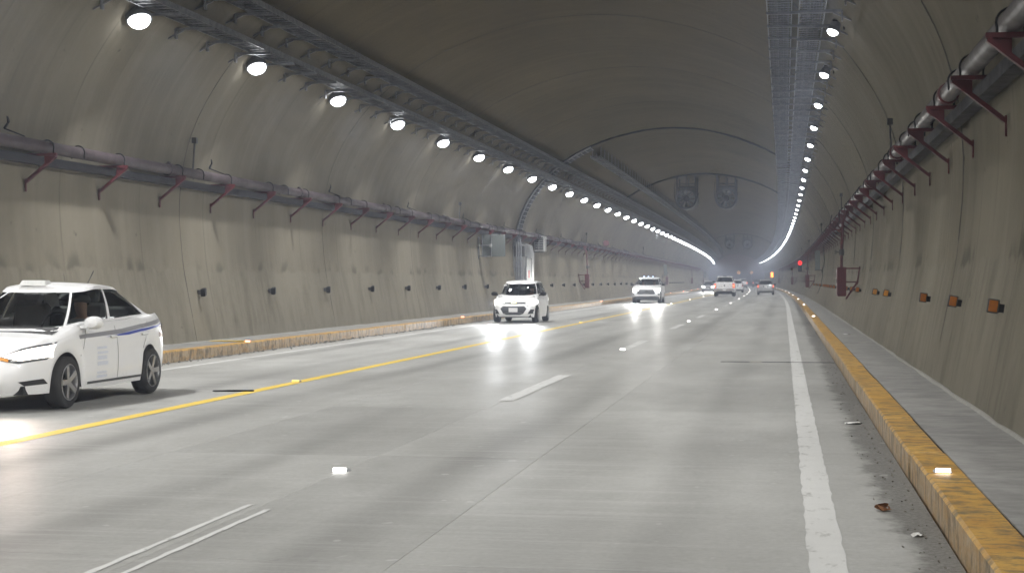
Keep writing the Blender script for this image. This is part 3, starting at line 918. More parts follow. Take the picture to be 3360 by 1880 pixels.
# ------------------------------------------------------------------ road and kerb studs
def studs():
    def pair(name, lab, cat, grp, loc, lens_m, w):
        t = empty(name, loc, label=lab, cat=cat, group=grp)
        link('base', base[w], t); link('lens', lens[(w, lens_m)], t)
    base = {}; lens = {}
    for w in (0.13, 0.12):
        mb = MB()
        a, h = w / 2, 0.022
        mb.add([(-a, -a, 0), (a, -a, 0), (a, a, 0), (-a, a, 0), (-a * .7, -a * .5, h), (a * .7, -a * .5, h), (a * .7, a * .5, h), (-a * .7, a * .5, h)],
               [(0, 1, 5, 4), (1, 2, 6, 5), (2, 3, 7, 6), (3, 0, 4, 7), (4, 5, 6, 7)])
        base[w] = mb.mesh('base', M['greybox'])
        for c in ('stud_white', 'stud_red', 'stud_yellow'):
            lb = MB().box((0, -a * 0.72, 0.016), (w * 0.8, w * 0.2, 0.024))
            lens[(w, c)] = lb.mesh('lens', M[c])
    for k, s in enumerate([12.1, 34.3, 58.5, 82.6, 106.5, 131, 155, 180, 205, 230, 256, 282, 310, 338, 366, 396]):
        lab = ('glowing white road stud between the right lanes, %s from the camera' % ORD[k]) if k < 8 else 'far glowing stud in the curving line between the right lanes'
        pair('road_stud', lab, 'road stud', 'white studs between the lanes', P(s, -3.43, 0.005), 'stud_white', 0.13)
    for k, s in enumerate([22.6, 56.0, 79.5, 102.5, 124.5, 149.5]):
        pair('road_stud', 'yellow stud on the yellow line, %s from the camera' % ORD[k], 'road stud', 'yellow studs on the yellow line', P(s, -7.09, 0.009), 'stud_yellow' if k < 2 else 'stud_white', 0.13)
    for k, s in enumerate([11.1, 58.5, 86.5, 113, 145, 172, 198, 222, 250, 278]):
        pair('kerb_stud', 'bright white stud on top of the right kerb, %s from the camera' % ORD[k], 'road stud', 'bright studs on the right kerb', P(s, 1.06, 0.207), 'stud_white', 0.12)
    for k, s in enumerate([32.2, 55.0, 98.5, 166, 193, 216, 240, 262, 285]):
        pair('kerb_stud', 'bright red stud on top of the left kerb, %s from the camera' % ORD[k], 'road stud', 'bright studs on the left kerb', P(s, -11.16, 0.207), 'stud_red', 0.12)
studs()

# ------------------------------------------------------------------ hose cabinets on the fire mains
def hose_cabinet(side, s, label):
    i = -side
    t = empty('hose_cabinet', P(s, X0 + side * 6.86, 1.04), label=label, cat='hose cabinet', group='red hose cabinets on both walls')
    wo = wall_off(1.8) - 6.86
    MB().box((0, 0, 0.43), (0.26, 0.5, 0.86), None, 0.012).build('box', M['redpaint'], t)
    d = MB().box((i * 0.137, 0, 0.43), (0.016, 0.44, 0.78), None, 0.005).build('door', M['redpaint'], t)
    MB().box((i * 0.155, -0.14, 0.45), (0.025, 0.03, 0.12)).build('handle', M['darksteel'], d)
    a = MB()
    for z in (0.82, 0.42):
        a.bar((side * 0.12, -0.2, z), (side * (wo - (0 if z > 0.5 else 0.03)), -0.2, z), 0.04, 0.04)
    a.bar((side * (wo - 0.02), -0.2, 0.88), (side * (wo - 0.10), -0.2, 0.36), 0.04, 0.045, (0, 1, 0))
    a.bar((side * (wo - 0.10), -0.2, 0.4), (side * 0.12, -0.2, -0.08), 0.05, 0.06, (0, 1, 0))
    a.build('wall_frame', M['redpaint'], t)
    MB().tube([(side * 0.0, 0, 0.85), (side * 0.0, 0, 1.35), (side * 0.04, 0, 2.2), (side * 0.22, 0, 2.66)], 0.042, 8).build('riser_pipe', M['redpaint'], t, True)
    v = MB().lathe([(0.0, -0.1), (0.075, -0.09), (0.085, 0.0), (0.075, 0.09), (0.0, 0.1)], (0, 0, 1.3), (0, 0, 1), 10)
    v.tube([(0, -0.02, 1.3), (i * 0.17, -0.1, 1.3)], 0.016, 6)
    v.tube([(i * 0.17, -0.1, 1.24), (i * 0.17, -0.1, 1.37)], 0.014, 6)
    v.build('valve', M['darksteel'], t, True)
    return t
for s, l in ((48.2, 'large dark red hose cabinet nearest the camera on the right wall'),
             (112.5, 'dark red hose cabinet, second along the right wall'),
             (188.0, 'small far red hose cabinet, third along the right wall'),
             (285.0, 'tiny red hose cabinet beside the orange panel on the right wall')):
    hose_cabinet(1, s, l)
for s, l in ((98.3, 'red hose cabinet on the left wall between the hatchback and the sport utility car'),
             (174.0, 'red hose cabinet on the left wall just right of the sport utility car'),
             (240.0, 'hazy red hose cabinet, third along the left wall'),
             (303.0, 'tiny far hose cabinet behind the oncoming sedan on the left wall')):
    hose_cabinet(-1, s, l)
# hose bracket and loop beside the nearest right cabinet
hb = empty('hose_hook', P(48.2, 1.69, 3.0), label='black cable loop hanging on a bent arm beside the nearest right cabinet', cat='cable')
MB().tube([(0, 0, 0), (-0.30, 0, 0.02), (-0.33, 0, 0.08), (-0.33, 0, 0.18)], 0.025, 8).build('arm', M['redpaint'], hb, True)
MB().tube([(-0.28, 0, 0.45), (-0.34, 0, 0.2), (-0.2, 0, 0.06), (-0.07, 0, 0.25), (-0.06, 0, 0.6)], 0.012, 6).build('loop', M['black'], hb, True)
# horizontal conduit linking far cabinets on the right wall
cd = MB().tube([P(s, X0 + wall_off(1.5) - 0.05, 1.5) for s in range(112, 300, 8)], 0.035, 6).build('wall_conduit', M['redpaint'], None, True)
tag(cd, 'thin dark conduit along the far right wall behind the cabinets', 'conduit')

# ------------------------------------------------------------------ lane sign boards seen from behind or on edge
def sign_board(side, s, z0, w, h, label, frame=True, off=None):
    i = -side
    wo = wall_off((z0 + z0 + h) / 2) if off is None else off
    t = empty('sign_board', P(s, X0 + side * wo, z0), label=label, cat='sign')
    g = 0.16
    MB().box((i * (g + w / 2), 0, h / 2), (w, 0.06, h), None, 0.01).build('panel', M['signback'], t)
    if frame:
        f = MB()
        f.bar((i * 0.03, -0.07, -0.1), (i * 0.03, -0.07, h * 0.9), 0.05, 0.05)
        f.bar((i * 0.0, -0.07, 0.02), (i * (g + w * 0.45), -0.07, 0.02), 0.05, 0.05)
        f.bar((i * 0.0, -0.07, h * 0.52), (i * (g + w * 0.45), -0.07, h * 0.52), 0.04, 0.05)
        f.bar((i * (g + w * 0.42), -0.075, 0.0), (i * (g + w * 0.42), -0.075, h * 0.98), 0.05, 0.03)
        f.bar((i * (g + 0.04), -0.075, 0.0), (i * (g + 0.04), -0.075, h * 0.98), 0.04, 0.03)
        f.build('support_frame', M['galv'], t)
        MB().box((i * (g * 0.2), -0.12, h * 0.52), (0.12, 0.12, 0.09), None, 0.01).build('clamp', M['doorwhite'], t)
        MB().box((i * (g + w * 0.40), -0.12, h * 0.50), (0.1, 0.08, 0.12), None, 0.01).build('clamp', M['doorwhite'], t)
    else:
        f = MB()
        f.bar((0, 0, -0.02), (i * (g + w), 0, -0.02), 0.05, 0.05)
        f.bar((i * 0.02, 0, -0.18), (i * 0.02, 0, 0.12), 0.05, 0.05)
        f.build('support_frame', M['darksteel'], t)
    return t
sign_board(-1, 65.6, 2.5, 1.0, 0.93, 'grey back of a sign on brackets on the left wall before the enclosure')
sign_board(-1, 168.0, 2.05, 0.36, 1.15, 'narrow dark sign board under the pipe above the sport utility car', False, 7.0)
sign_board(-1, 300.0, 2.1, 0.4, 1.1, 'tiny hazy sign board at the far end of the left wall', False, 6.9)
sb = sign_board(1, 89.0, 2.1, 0.28, 1.05, 'tall narrow grey board on a bracket on the right wall below the pipe', False, 7.3)
MB().tube([(-0.1, 0, 0), (-0.02, -0.1, -0.3), (-0.12, -0.3, -0.85), (-0.3, -0.4, -1.3)], 0.015, 6).build('cable', M['black'], sb, True)
MB().tube([(0.02, 0, 0.1), (0.08, 0, 0.5), (0.02, 0, 1.3)], 0.03, 6).build('conduit', M['darksteel'], sb, True)

# ------------------------------------------------------------------ grey equipment enclosure with its white door, and the cooler unit
en = empty('equipment_enclosure', P(74.2, X0 - 7.45, 0.19), label='tall grey enclosure with a white door at the left wall joint', cat='enclosure')
bx = MB()
prof = [(0, 0), (0.47, 0), (0.52, 2.55), (0.42, 3.02), (0.0, 3.2)]
vs = [(x, y, z) for y in (0.0, 3.1) for x, z in prof]
n = len(prof)
MB().add(vs, [tuple(range(n))[::-1], tuple(range(n, 2 * n))] + [(k, (k + 1) % n, n + (k + 1) % n, n + k) for k in range(n)]).build('body', M['greybox'], en)
dr = MB().box((0.517, 1.3, 1.2), (0.05, 1.4, 2.3), None, 0.008).build('door', M['doorwhite'], en)
MB().box((0.546, 1.3, 1.62), (0.004, 0.5, 0.36)).build('sign_plate', M['signred'], dr)
MB().box((0.556, 0.75, 1.1), (0.03, 0.05, 0.16)).build('handle', M['darksteel'], dr)
fr = MB()
fr.bar((0.52, 0.56, 0.02), (0.53, 0.56, 2.42), 0.05, 0.06); fr.bar((0.52, 2.04, 0.02), (0.53, 2.04, 2.42), 0.05, 0.06); fr.bar((0.53, 0.54, 2.42), (0.53, 2.06, 2.42), 0.06, 0.06)
fr.build('door_frame', M['galv'], en)
for x in (0.16, 0.27, 0.38):
    MB().tube([(x, -0.06, 0.0), (x, -0.06, 2.9), (x - 0.1, 0.1, 3.45)], 0.04, 8).build('conduit', M['galv'], en, True)
MB().box((0.3, -0.03, 2.7), (0.5, 0.05, 0.5), None, 0.01).build('vent_plate', M['darksteel'], en)
ac = empty('cooling_unit', P(80.2, X0 - 7.45, 2.98), label='box-shaped cooling unit with louvres right of the grey enclosure', cat='air conditioner')
MB().box((0.33, 0.3, 0.4), (0.55, 0.7, 0.78), None, 0.02).build('casing', M['doorwhite'], ac)
for k in range(7):
    for x in (0.2, 0.43):
        MB().box((x, -0.06, 0.12 + k * 0.092), (0.2, 0.02, 0.055)).build('louvre', M['black'], ac)
MB().bar((0.0, 0.3, -0.02), (0.55, 0.3, -0.02), 0.5, 0.03).build('shelf', M['darksteel'], ac)

# ------------------------------------------------------------------ signals at the right wall
def signal(s, x, z, label):
    t = empty('traffic_signal', P(s, x, z), label=label, cat='traffic light')
    MB().box((0, 0, -0.32), (0.36, 0.22, 1.0), None, 0.03).build('housing', M['black'], t)
    MB().lathe([(0.0, -0.02), (0.10, -0.012), (0.16, 0.0)], (0, -0.12, 0), (0, -1, 0), 20).build('red_lens', M['sig_red'], t)
    MB().lathe([(0.0, -0.02), (0.10, -0.012), (0.13, 0.0)], (0, -0.12, -0.38), (0, -1, 0), 20).build('unlit_lens', M['trim'], t)
    for zz in (0, -0.38):
        MB().lathe([(0.17, 0.0), (0.17, 0.16)], (0, -0.11, zz), (0, -1, -0.1), 16).build('visor', M['black'], t)
    MB().bar((0, 0.05, -0.8), (0.55, 0.05, -0.8), 0.05, 0.06).build('bracket', M['darksteel'], t)
    return t
signal(151.0, 1.50 + 0.31, 3.15, 'red traffic light on the right wall below the pipe')
ms = empty('message_panel', P(329.0, 1.35, 2.2), label='bright orange lit panel on the far right wall', cat='signal')
MB().box((0, 0, 0.5), (0.6, 0.2, 1.2), None, 0.03).build('housing', M['black'], ms)
MB().box((0, -0.11, 0.5), (0.46, 0.02, 1.0)).build('lit_face', M['sig_orange'], ms)
MB().bar((0.2, 0, 0.2), (0.9, 0, 0.2), 0.06, 0.06).build('bracket', M['darksteel'], ms)

# ------------------------------------------------------------------ warning signs beyond the portal
def diamond(x, y, z, h, label, kind):
    t = empty('warning_sign', (x, y, -0.9), label=label, cat='sign', group='yellow diamond signs beyond the portal')
    zz = z + 0.9
    MB().add([(-h, 0, zz), (0, 0, zz - h), (h, 0, zz), (0, 0, zz + h), (-h, .03, zz), (0, .03, zz - h), (h, .03, zz), (0, .03, zz + h)],
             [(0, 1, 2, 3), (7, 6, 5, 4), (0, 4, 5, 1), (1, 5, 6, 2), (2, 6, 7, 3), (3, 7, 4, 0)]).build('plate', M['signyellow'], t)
    a = MB()
    if kind: a.bar((0.12, -0.01, zz - 0.3), (0.12, -0.01, zz + 0.05), 0.08, 0.01, (0, 1, 0)).bar((0.15, -0.01, zz + 0.02), (-0.2, -0.01, zz + 0.18), 0.08, 0.01, (0, 1, 0)).add([(-0.38, -0.012, zz + 0.2), (-0.12, -0.012, zz + 0.02), (-0.1, -0.012, zz + 0.34)], [(0, 1, 2)])
    else: a.bar((0, -0.01, zz - 0.3), (0, -0.01, zz + 0.1), 0.08, 0.01, (0, 1, 0)).add([(0, -0.012, zz + 0.36), (-0.14, -0.012, zz + 0.1), (0.14, -0.012, zz + 0.1)], [(0, 1, 2)])
    a.build('arrow', M['black'], t)
    MB().bar((0, 0.06, 0), (0, 0.06, zz), 0.08, 0.08).build('post', M['galv'], t)
diamond(-13.0, 470, 3.87, 0.62, 'larger orange-yellow diamond sign beyond the tunnel mouth', 0)
diamond(-9.6, 485, 3.95, 0.52, 'smaller orange-yellow diamond sign beyond the tunnel mouth, to the right', 1)

# ------------------------------------------------------------------ litter along the kerbs
rr = random.Random(12)
g = MB()
for k in range(500):
    s = 4 + 60 * rr.random() ** 1.8
    x = 0.9 - abs(rr.gauss(0, 0.14))
    a = rr.uniform(0.0025, 0.0065)
    g.box(P(s, x, a * 0.6 + 0.002), (a * 2, a * rr.uniform(1.5, 3), a * 1.2), Euler((rr.random(), rr.random(), rr.random() * 6)).to_matrix())
for k in range(260):
    s = 22 + 35 * rr.random()
    x = -11.02 + abs(rr.gauss(0, 0.12))
    a = rr.uniform(0.005, 0.018)
    g.box(P(s, x, a * 0.6 + 0.002), (a * 2, a * rr.uniform(1.5, 5), a * 1.2), Euler((rr.random(), rr.random(), rr.random() * 6)).to_matrix())
tag(g.build('gutter_grit', M['grit']), 'loose grit and crumbs lying along both kerbs', 'grit', kind='stuff')
lf = MB()
for k, (dx, dy, dz) in enumerate(((0, 0, 0.02), (0.02, 0.015, 0.035), (-0.015, 0.02, 0.03))):
    vs = [Vector((0.045 * math.cos(a) + 0.01 * math.cos(3 * a), 0.03 * math.sin(a), 0.012 * math.cos(2 * a))) for a in [R(30 * q) for q in range(12)]]
    rot = Euler((0.5 * k, 0.3, 1.3 * k)).to_matrix()
    vs = [rot @ v + Vector((dx, dy, dz)) for v in vs]
    lf.add(vs + [Vector((dx, dy, dz + 0.01))], [(q, (q + 1) % 12, 12) for q in range(12)])
tag(lf.build('dead_leaf', M['leaf'], None, False, P(10.6, 0.64, 0.0)), 'curled brown leaf lying in the right gutter', 'leaf')
def scrap(s, x, z, L, W, m, label, rz):
    pts = []
    n = 5
    vs = []
    for a in range(n):
        for b in range(3):
            vs.append((W * (b / 2 - 0.5), L * (a / (n - 1) - 0.5), 0.006 + 0.01 * math.sin(a * 1.7 + b)))
    fs = [(a * 3 + b, a * 3 + b + 1, a * 3 + b + 4, a * 3 + b + 3) for a in range(n - 1) for b in range(2)]
    tag(MB().add(vs, fs).build('litter_scrap', m, None, False, P(s, x, z), rz), label, 'litter')
scrap(39.5, 1.55, 0.195, 0.25, 0.12, M['paper'], 'white scrap of paper on the right walkway', 0.9)
scrap(17.0, 0.72, 0.004, 0.10, 0.16, M['paper'], 'pale strip of litter in the right gutter', 0.3)
scrap(9.6, 0.78, 0.004, 0.06, 0.09, M['paper'], 'small white scrap in the gutter near the dead leaf', 1.1)
scrap(32.6, -11.75, 0.2, 0.3, 0.75, M['yellow'], 'yellow strip lying on the left walkway by the nearest red stud', 0.1)
scrap(20.6, -7.35, 0.004, 0.14, 0.55, M['black'], 'thin black strip of rubber lying beside the yellow line', 0.25)

# ------------------------------------------------------------------ vehicles
def lerp_tab(tab, y):
    if y <= tab[0][0]: return tab[0][1]
    for (y0, a), (y1, b) in zip(tab, tab[1:]):
        if y <= y1:
            t = (y - y0) / (y1 - y0); t = t * t * (3 - 2 * t) * 0.5 + t * 0.5
            return a + (b - a) * t
    return tab[-1][1]

def half_outline(W, yf, yr, nf, nr, K, wtab=None):
    """half plan outline (x>=0) from front centre to rear centre, even arc steps"""
    mid = (yf + yr) / 2; L = (yr - yf) / 2
    raw = []
    for i in range(801):
        a = math.pi * i / 800 - math.pi / 2
        c, s = math.cos(a), math.sin(a)
        n = nf if s < 0 else nr
        raw.append((W * max(c, 0) ** (2 / n), mid + L * math.copysign(abs(s) ** (2 / n), s)))
    d = [0.0]
    for p, q in zip(raw, raw[1:]): d.append(d[-1] + math.hypot(q[0] - p[0], q[1] - p[1]))
    out = []; j = 0
    for k in range(K):
        t = d[-1] * k / (K - 1)
        while j < len(d) - 2 and d[j + 1] < t: j += 1
        u = (t - d[j]) / max(d[j + 1] - d[j], 1e-9)
        out.append((raw[j][0] + (raw[j + 1][0] - raw[j][0]) * u, raw[j][1] + (raw[j + 1][1] - raw[j][1]) * u))
    out[0] = (0.0, out[0][1]); out[-1] = (0.0, out[-1][1])
    return out

def wheel_meshes(r, w, spokes=5, rimmat='rim'):
    ty = MB().lathe([(r * 0.66, -w / 2), (r * 0.9, -w / 2), (r * 0.985, -w * 0.40), (r, -w * 0.25), (r, w * 0.25), (r * 0.985, w * 0.40), (r * 0.9, w / 2), (r * 0.66, w / 2)], (0, 0, 0), (1, 0, 0), 32)
    ty = ty.mesh('tyre', M['rubber'], True, True, 50)
    rm = MB().lathe([(r * 0.70, w * 0.5), (r * 0.66, w * 0.52), (r * 0.62, w * 0.40), (r * 0.60, -w * 0.2), (r * 0.05, -w * 0.1)], (0, 0, 0), (1, 0, 0), 32)
    for k in range(spokes):
        a = 2 * math.pi * k / spokes
        d = Vector((0, math.cos(a), math.sin(a)))
        rm.bar(Vector((w * 0.38, 0, 0)) + d * r * 0.08, Vector((w * 0.46, 0, 0)) + d * r * 0.64, r * 0.2, 0.03, (1, 0, 0))
    rm.lathe([(r * 0.16, w * 0.2), (r * 0.16, w * 0.44), (0.0, w * 0.46)], (0, 0, 0), (1, 0, 0), 12)
    rm = rm.mesh('rim', M[rimmat], True, True, 35)
    br = MB().lathe([(r * 0.58, -w * 0.1), (r * 0.58, w * 0.05), (0.0, w * 0.06)], (0, 0, 0), (1, 0, 0), 20).mesh('brake', M['black'])
    return ty, rm, br

def bm_mesh(name, verts, faces, m, smooth=True, angle=38):
    me = bpy.data.meshes.new(name)
    me.from_pydata([tuple(v) for v in verts], [], faces)
    bm = bmesh.new(); bm.from_mesh(me)
    bmesh.ops.remove_doubles(bm, verts=bm.verts[:], dist=1e-4)
    loose = [v for v in bm.verts if not v.link_faces]
    if loose: bmesh.ops.delete(bm, geom=loose, context='VERTS')
    bmesh.ops.recalc_face_normals(bm, faces=bm.faces[:])
    bm.to_mesh(me); bm.free()
    me.materials.append(m)
    if smooth:
        me.shade_smooth(); me.set_sharp_from_angle(angle=R(angle))
    return me

class Car:
    """vehicle in local space: nose towards -y, wheels on z=0"""
    def __init__(self, name, c, paint, label, cat='car', group=None, glass='glass'):
        self.c = c
        self.root = empty(name, (0, 0, 0), label=label, cat=cat, group=group)
        K = 150
        W, yf, yr = c['W'] / 2, -c['L'] / 2, c['L'] / 2
        self.yf, self.yr, self.W = yf, yr, W
        wr = c['wr']; yw = c['axles']
        def zb(y, x):
            z = c['sill']
            if x > W * 0.8:
                for a in yw:
                    d = abs(y - a)
                    ra = wr * 1.17
                    if d < ra: z = max(z, wr * 0.98 + math.sqrt(ra * ra - d * d))
            return z
        base = half_outline(W, yf, yr, c.get('nf', 6), c.get('nr', 7), K)
        rings = []
        for fr, wx, df, dr in c['rings']:
            row = []
            for x, y in base:
                tt = (y - yf) / (yr - yf)
                e = max(0, 1 - tt * 3.2) ** 1.5; g = max(0, 1 - (1 - tt) * 3.2) ** 1.5
                yy = y + df * e - dr * g
                top = lerp_tab(c['deck'], y)
                b = zb(y, x)
                z = b + (top - b) * fr
                row.append(Vector((x * wx * (1 - 0.0 * e), yy, z)))
            rings.append(row)
        verts = []; faces = []
        def add_side(sg):
            b = len(verts)
            for row in rings:
                for p in row: verts.append(Vector((p.x * sg, p.y, p.z)))
            for i in range(len(rings) - 1):
                for k in range(K - 1):
                    faces.append((b + i * K + k, b + i * K + k + 1, b + (i + 1) * K + k + 1, b + (i + 1) * K + k))
        add_side(1); add_side(-1)
        # deck
        gy0, gy1, gw = c['cabin'][0], c['cabin'][1], c['cabin_w'][0]
        top = rings[-1]
        Q = 10
        b = len(verts)
        for p in top:
            for q in range(Q + 1):
                f = 2 * q / Q - 1
                verts.append(Vector((p.x * f, p.y, p.z + c.get('crown', 0.035) * (1 - f * f) * min(1, p.x / (0.6 * W)))))
        bed = c.get('bed')
        for k in range(K - 1):
            for q in range(Q):
                ids = (b + k * (Q + 1) + q, b + k * (Q + 1) + q + 1, b + (k + 1) * (Q + 1) + q + 1, b + (k + 1) * (Q + 1) + q)
                cc = sum((verts[i] for i in ids), Vector()) / 4
                if gy0 + 0.12 < cc.y < gy1 - 0.10 and abs(cc.x) < gw * 0.9: continue
                if bed and bed[0] < cc.y < bed[1] and abs(cc.x) < W * 0.82: continue
                faces.append(ids)
        self.body = link('body', bm_mesh('body', verts, faces, paint), self.root)
        # cabin
        cw0, cw1 = c['cabin_w']
        rf, rr_ = c['roof']
        bo = half_outline(cw0, gy0, gy1, c.get('cnf', 5), c.get('cnr', 5), K)
        to = half_outline(cw1, rf, rr_, c.get('cnf', 5), c.get('cnr', 5), K)
        T = 12
        cols = []
        def zbelt(y): return lerp_tab(c['deck'], y) + c.get('belt', 0.0)
        def zroof(y):
            return lerp_tab(c['rooftab'], y)
        G = []
        for t in range(T + 1):
            f = t / T
            row = []
            for (x0, y0), (x1, y1) in zip(bo, to):
                bul = 0.035 * math.sin(math.pi * f)
                nx = 1 if x0 > cw0 * 0.9 else 0
                z0 = zbelt(y0) - 0.03; z1 = zroof(y1)
                row.append(Vector((x0 + (x1 - x0) * f + nx * bul * 0.6, y0 + (y1 - y0) * f, z0 + (z1 - z0) * f + (0.02 * math.sin(math.pi * f) if nx == 0 else 0))))
            G.append(row)
        pv, pf = [], []
        panes = {}
        yB = c['yB']
        lo, hi = c.get('glass_t', (2, 11))
        for sg in (1, -1):
            for t in range(T):
                for k in range(K - 1):
                    quad = [G[t][k], G[t][k + 1], G[t + 1][k + 1], G[t + 1][k]]
                    q = [Vector((p.x * sg, p.y, p.z)) for p in quad]
                    xb = (bo[k][0] + bo[k + 1][0]) / 2; yb = (bo[k][1] + bo[k + 1][1]) / 2
                    key = None
                    mid = (gy0 + gy1) / 2
                    if lo <= t < hi:
                        if xb < cw0 * 0.93 and yb < mid: key = 'windscreen'
                        elif xb < cw0 * c.get('rw', 0.86) and yb > mid:
                            if t >= c.get('rear_lo', lo): key = 'rear_window'
                        elif xb > cw0 * 0.95:
                            yc = (q[0].y + q[1].y) / 2
                            lim0 = gy0 + 0.16; lim1 = gy1 - c.get('cpil', 0.2)
                            if lim0 < yb < lim1:
                                split = c.get('splits', [yB])
                                if all(abs(yb - sp) > 0.035 for sp in split):
                                    n_ = sum(yb > sp for sp in split)
                                    key = 'side_window%d_%d' % (n_, sg)
                    if key:
                        panes.setdefault(key, []).append(q)
                    else:
                        b = len(pv); pv += q; pf.append((b, b + 1, b + 2, b + 3))
        # roof cap
        rows = []
        for k in range(K):
            p = G[T][k]
            rows.append([Vector((p.x * (2 * q / Q - 1), p.y, p.z + c.get('roofcrown', 0.045) * (1 - (2 * q / Q - 1) ** 2) * min(1, p.x / (0.5 * cw1)) ** 0.5)) for q in range(Q + 1)])
        for k in range(K - 1):
            for q in range(Q):
                b = len(pv); pv += [rows[k][q], rows[k][q + 1], rows[k + 1][q + 1], rows[k + 1][q]]; pf.append((b, b + 1, b + 2, b + 3))
        self.cabin = link('cabin', bm_mesh('cabin', pv, pf, paint, True, 50), self.root)
        for key, qs in panes.items():
            vv = []; ff = []
            cen = Vector((0, (gy0 + gy1) / 2, (c['H'] + 1) / 2))
            for q in qs:
                b = len(vv)
                for p in q:
                    d = Vector((p.x, p.y - cen.y, 0)).normalized()
                    vv.append(p - d * 0.012)
                ff.append((b, b + 1, b + 2, b + 3))
            nm = key.split('_')[0] + '_window' if key.startswith('side') else key
            gm_ = M[c.get('rear_glass', glass)] if (key.startswith('rear') or '1_' in key) else M[glass]
            link('side_window' if key.startswith('side') else key, bm_mesh(nm, vv, ff, gm_), self.root)
        # interior tub, dash and seats
        tub = MB()
        zt = lerp_tab(c['deck'], 0) - 0.08
        z0 = c['sill'] + 0.12
        wx = cw0 * 0.92
        tub.add([(-wx, gy0, z0), (wx, gy0, z0), (wx, gy1, z0), (-wx, gy1, z0), (-wx, gy0, zt), (wx, gy0, zt), (wx, gy1, zt), (-wx, gy1, zt)],
                [(0, 1, 2, 3), (0, 1, 5, 4), (2, 3, 7, 6), (1, 2, 6, 5), (3, 0, 4, 7)])
        tub.box((0, gy0 + 0.45, zt - 0.02), (wx * 1.9, 0.55, 0.12), None, 0.03)
        tub.build('interior', M['interior'], self.root)
        self.zt = zt
        for sx in (-0.38, 0.38):
            st = MB().box((sx, yB - 0.12, c['sill'] + 0.32), (0.5, 0.5, 0.2), None, 0.05)
            st.box((sx, yB + 0.16, zt - 0.05), (0.48, 0.14, 0.72), Euler((R(-12), 0, 0)).to_matrix(), 0.05)
            st.box((sx, yB + 0.25, zt + 0.40), (0.26, 0.1, 0.2), Euler((R(-12), 0, 0)).to_matrix(), 0.04)
            st.build('seat', M['seat'], self.root, True)
        if c.get('rear_seat', True):
            MB().box((0, gy1 - 0.75, zt - 0.05), (wx * 1.7, 0.16, 0.6), Euler((R(-14), 0, 0)).to_matrix(), 0.05).build('rear_seat', M['seat'], self.root, True)
        sw = []
        for a in range(17):
            aa = 2 * math.pi * a / 16
            sw.append(Vector((0.36 + 0.18 * math.cos(aa), gy0 + 0.78 + 0.06 * math.sin(aa), zt + 0.03 + 0.17 * math.sin(aa))))
        MB().tube(sw, 0.015, 6, False).build('steering_wheel', M['black'], self.root, True)
        # floor pan and inner arches
        fl = MB().box((0, 0, c['sill'] + 0.05), (W * 1.5, c['L'] * 0.92, 0.10))
        for a in yw: fl.box((0, a, wr * 1.1 + 0.08), (W * 1.42, wr * 2.5, wr * 1.5))
        fl.build('underbody', M['black'], self.root)
        # wheels
        ww = c.get('ww', 0.21)
        ty, rm, br = wheel_meshes(wr, ww, c.get('spokes', 5))
        for a in yw:
            for sg in (1, -1):
                wt = empty('wheel', (sg * (W * 0.985 - ww / 2), a, wr)); wt.parent = self.root
                wt.rotation_euler = (random.random(), 0, 0) if sg > 0 else (random.random(), 0, R(180))
                link('tyre', ty, wt); link('rim', rm, wt); link('brake', br, wt)
        # BVH for panels laid on the skin
        bm = bmesh.new(); bm.from_mesh(self.body.data); bm.from_mesh(self.cabin.data)
        self.bvh = BVHTree.FromBMesh(bm); bm.free()
    def panel(self, name, poly, view, m, off=0.006, mirror=False, parent=None, res=0.05, thick=0.0):
        """lay a polygon (drawn in front/rear: x,z; side: y,z; top: x,y) onto the body skin"""
        made = None
        for mr in ((1, -1) if mirror else (1,)):
            pts = [Vector(p) for p in poly]
            bd = []
            for a, b in zip(pts, pts[1:] + pts[:1]):
                n = max(1, int((b - a).length / res))
                bd += [a + (b - a) * i / n for i in range(n)]
            inner = []
            xs = [p.x for p in pts]; ys = [p.y for p in pts]
            x = min(xs) + res * 0.5
            while x < max(xs):
                y = min(ys) + res * 0.5
                while y < max(ys):
                    inside = False; j = len(pts) - 1
                    for i in range(len(pts)):
                        if (pts[i].y > y) != (pts[j].y > y) and x < (pts[j].x - pts[i].x) * (y - pts[i].y) / (pts[j].y - pts[i].y) + pts[i].x: inside = not inside
                        j = i
                    if inside and min((Vector((x, y)) - q).length for q in bd) > res * 0.35: inner.append(Vector((x, y)))
                    y += res
                x += res
            allp = bd + inner
            n = len(bd)
            vv, ee, fc, _, _, _ = delaunay_2d_cdt(allp, [(i, (i + 1) % n) for i in range(n)], [list(range(n))], 1, 1e-6)
            out = []; ok = []
            for p in vv:
                if view == 'front': o, d = Vector((p.x * mr, self.yf - 1, p.y)), Vector((0, 1, 0))
                elif view == 'rear': o, d = Vector((p.x * mr, self.yr + 1, p.y)), Vector((0, -1, 0))
                elif view == 'side': o, d = Vector((2 * mr, p.x, p.y)), Vector((-mr, 0, 0))
                else: o, d = Vector((p.x * mr, p.y, 3)), Vector((0, 0, -1))
                h, nrm, _, dist = self.bvh.ray_cast(o, d)
                if h is None or dist > (1.9 if view != 'side' else 1.9):
                    out.append(o); ok.append(False); continue
                if nrm.dot(d) > 0: nrm = -nrm
                out.append(h + nrm * off); ok.append(True)
            fc = [f for f in fc if all(ok[i] for i in f)]
            if not fc: continue
            vs_ = list(out); fs_ = [tuple(f) for f in fc]
            me = bm_mesh(name, vs_, fs_, m, True, 60)
            made = link(name, me, parent or self.root)
        return made
    def line(self, name, pts, view, m, w=0.012, mirror=True, off=0.004):
        for a, b in zip(pts, pts[1:]):
            a = Vector(a); b = Vector(b); d = (b - a).normalized(); nrm = Vector((-d.y, d.x)) * w / 2
            self.panel(name, [a - nrm, b - nrm, b + nrm, a + nrm], view, m, off, mirror, None, 0.12)
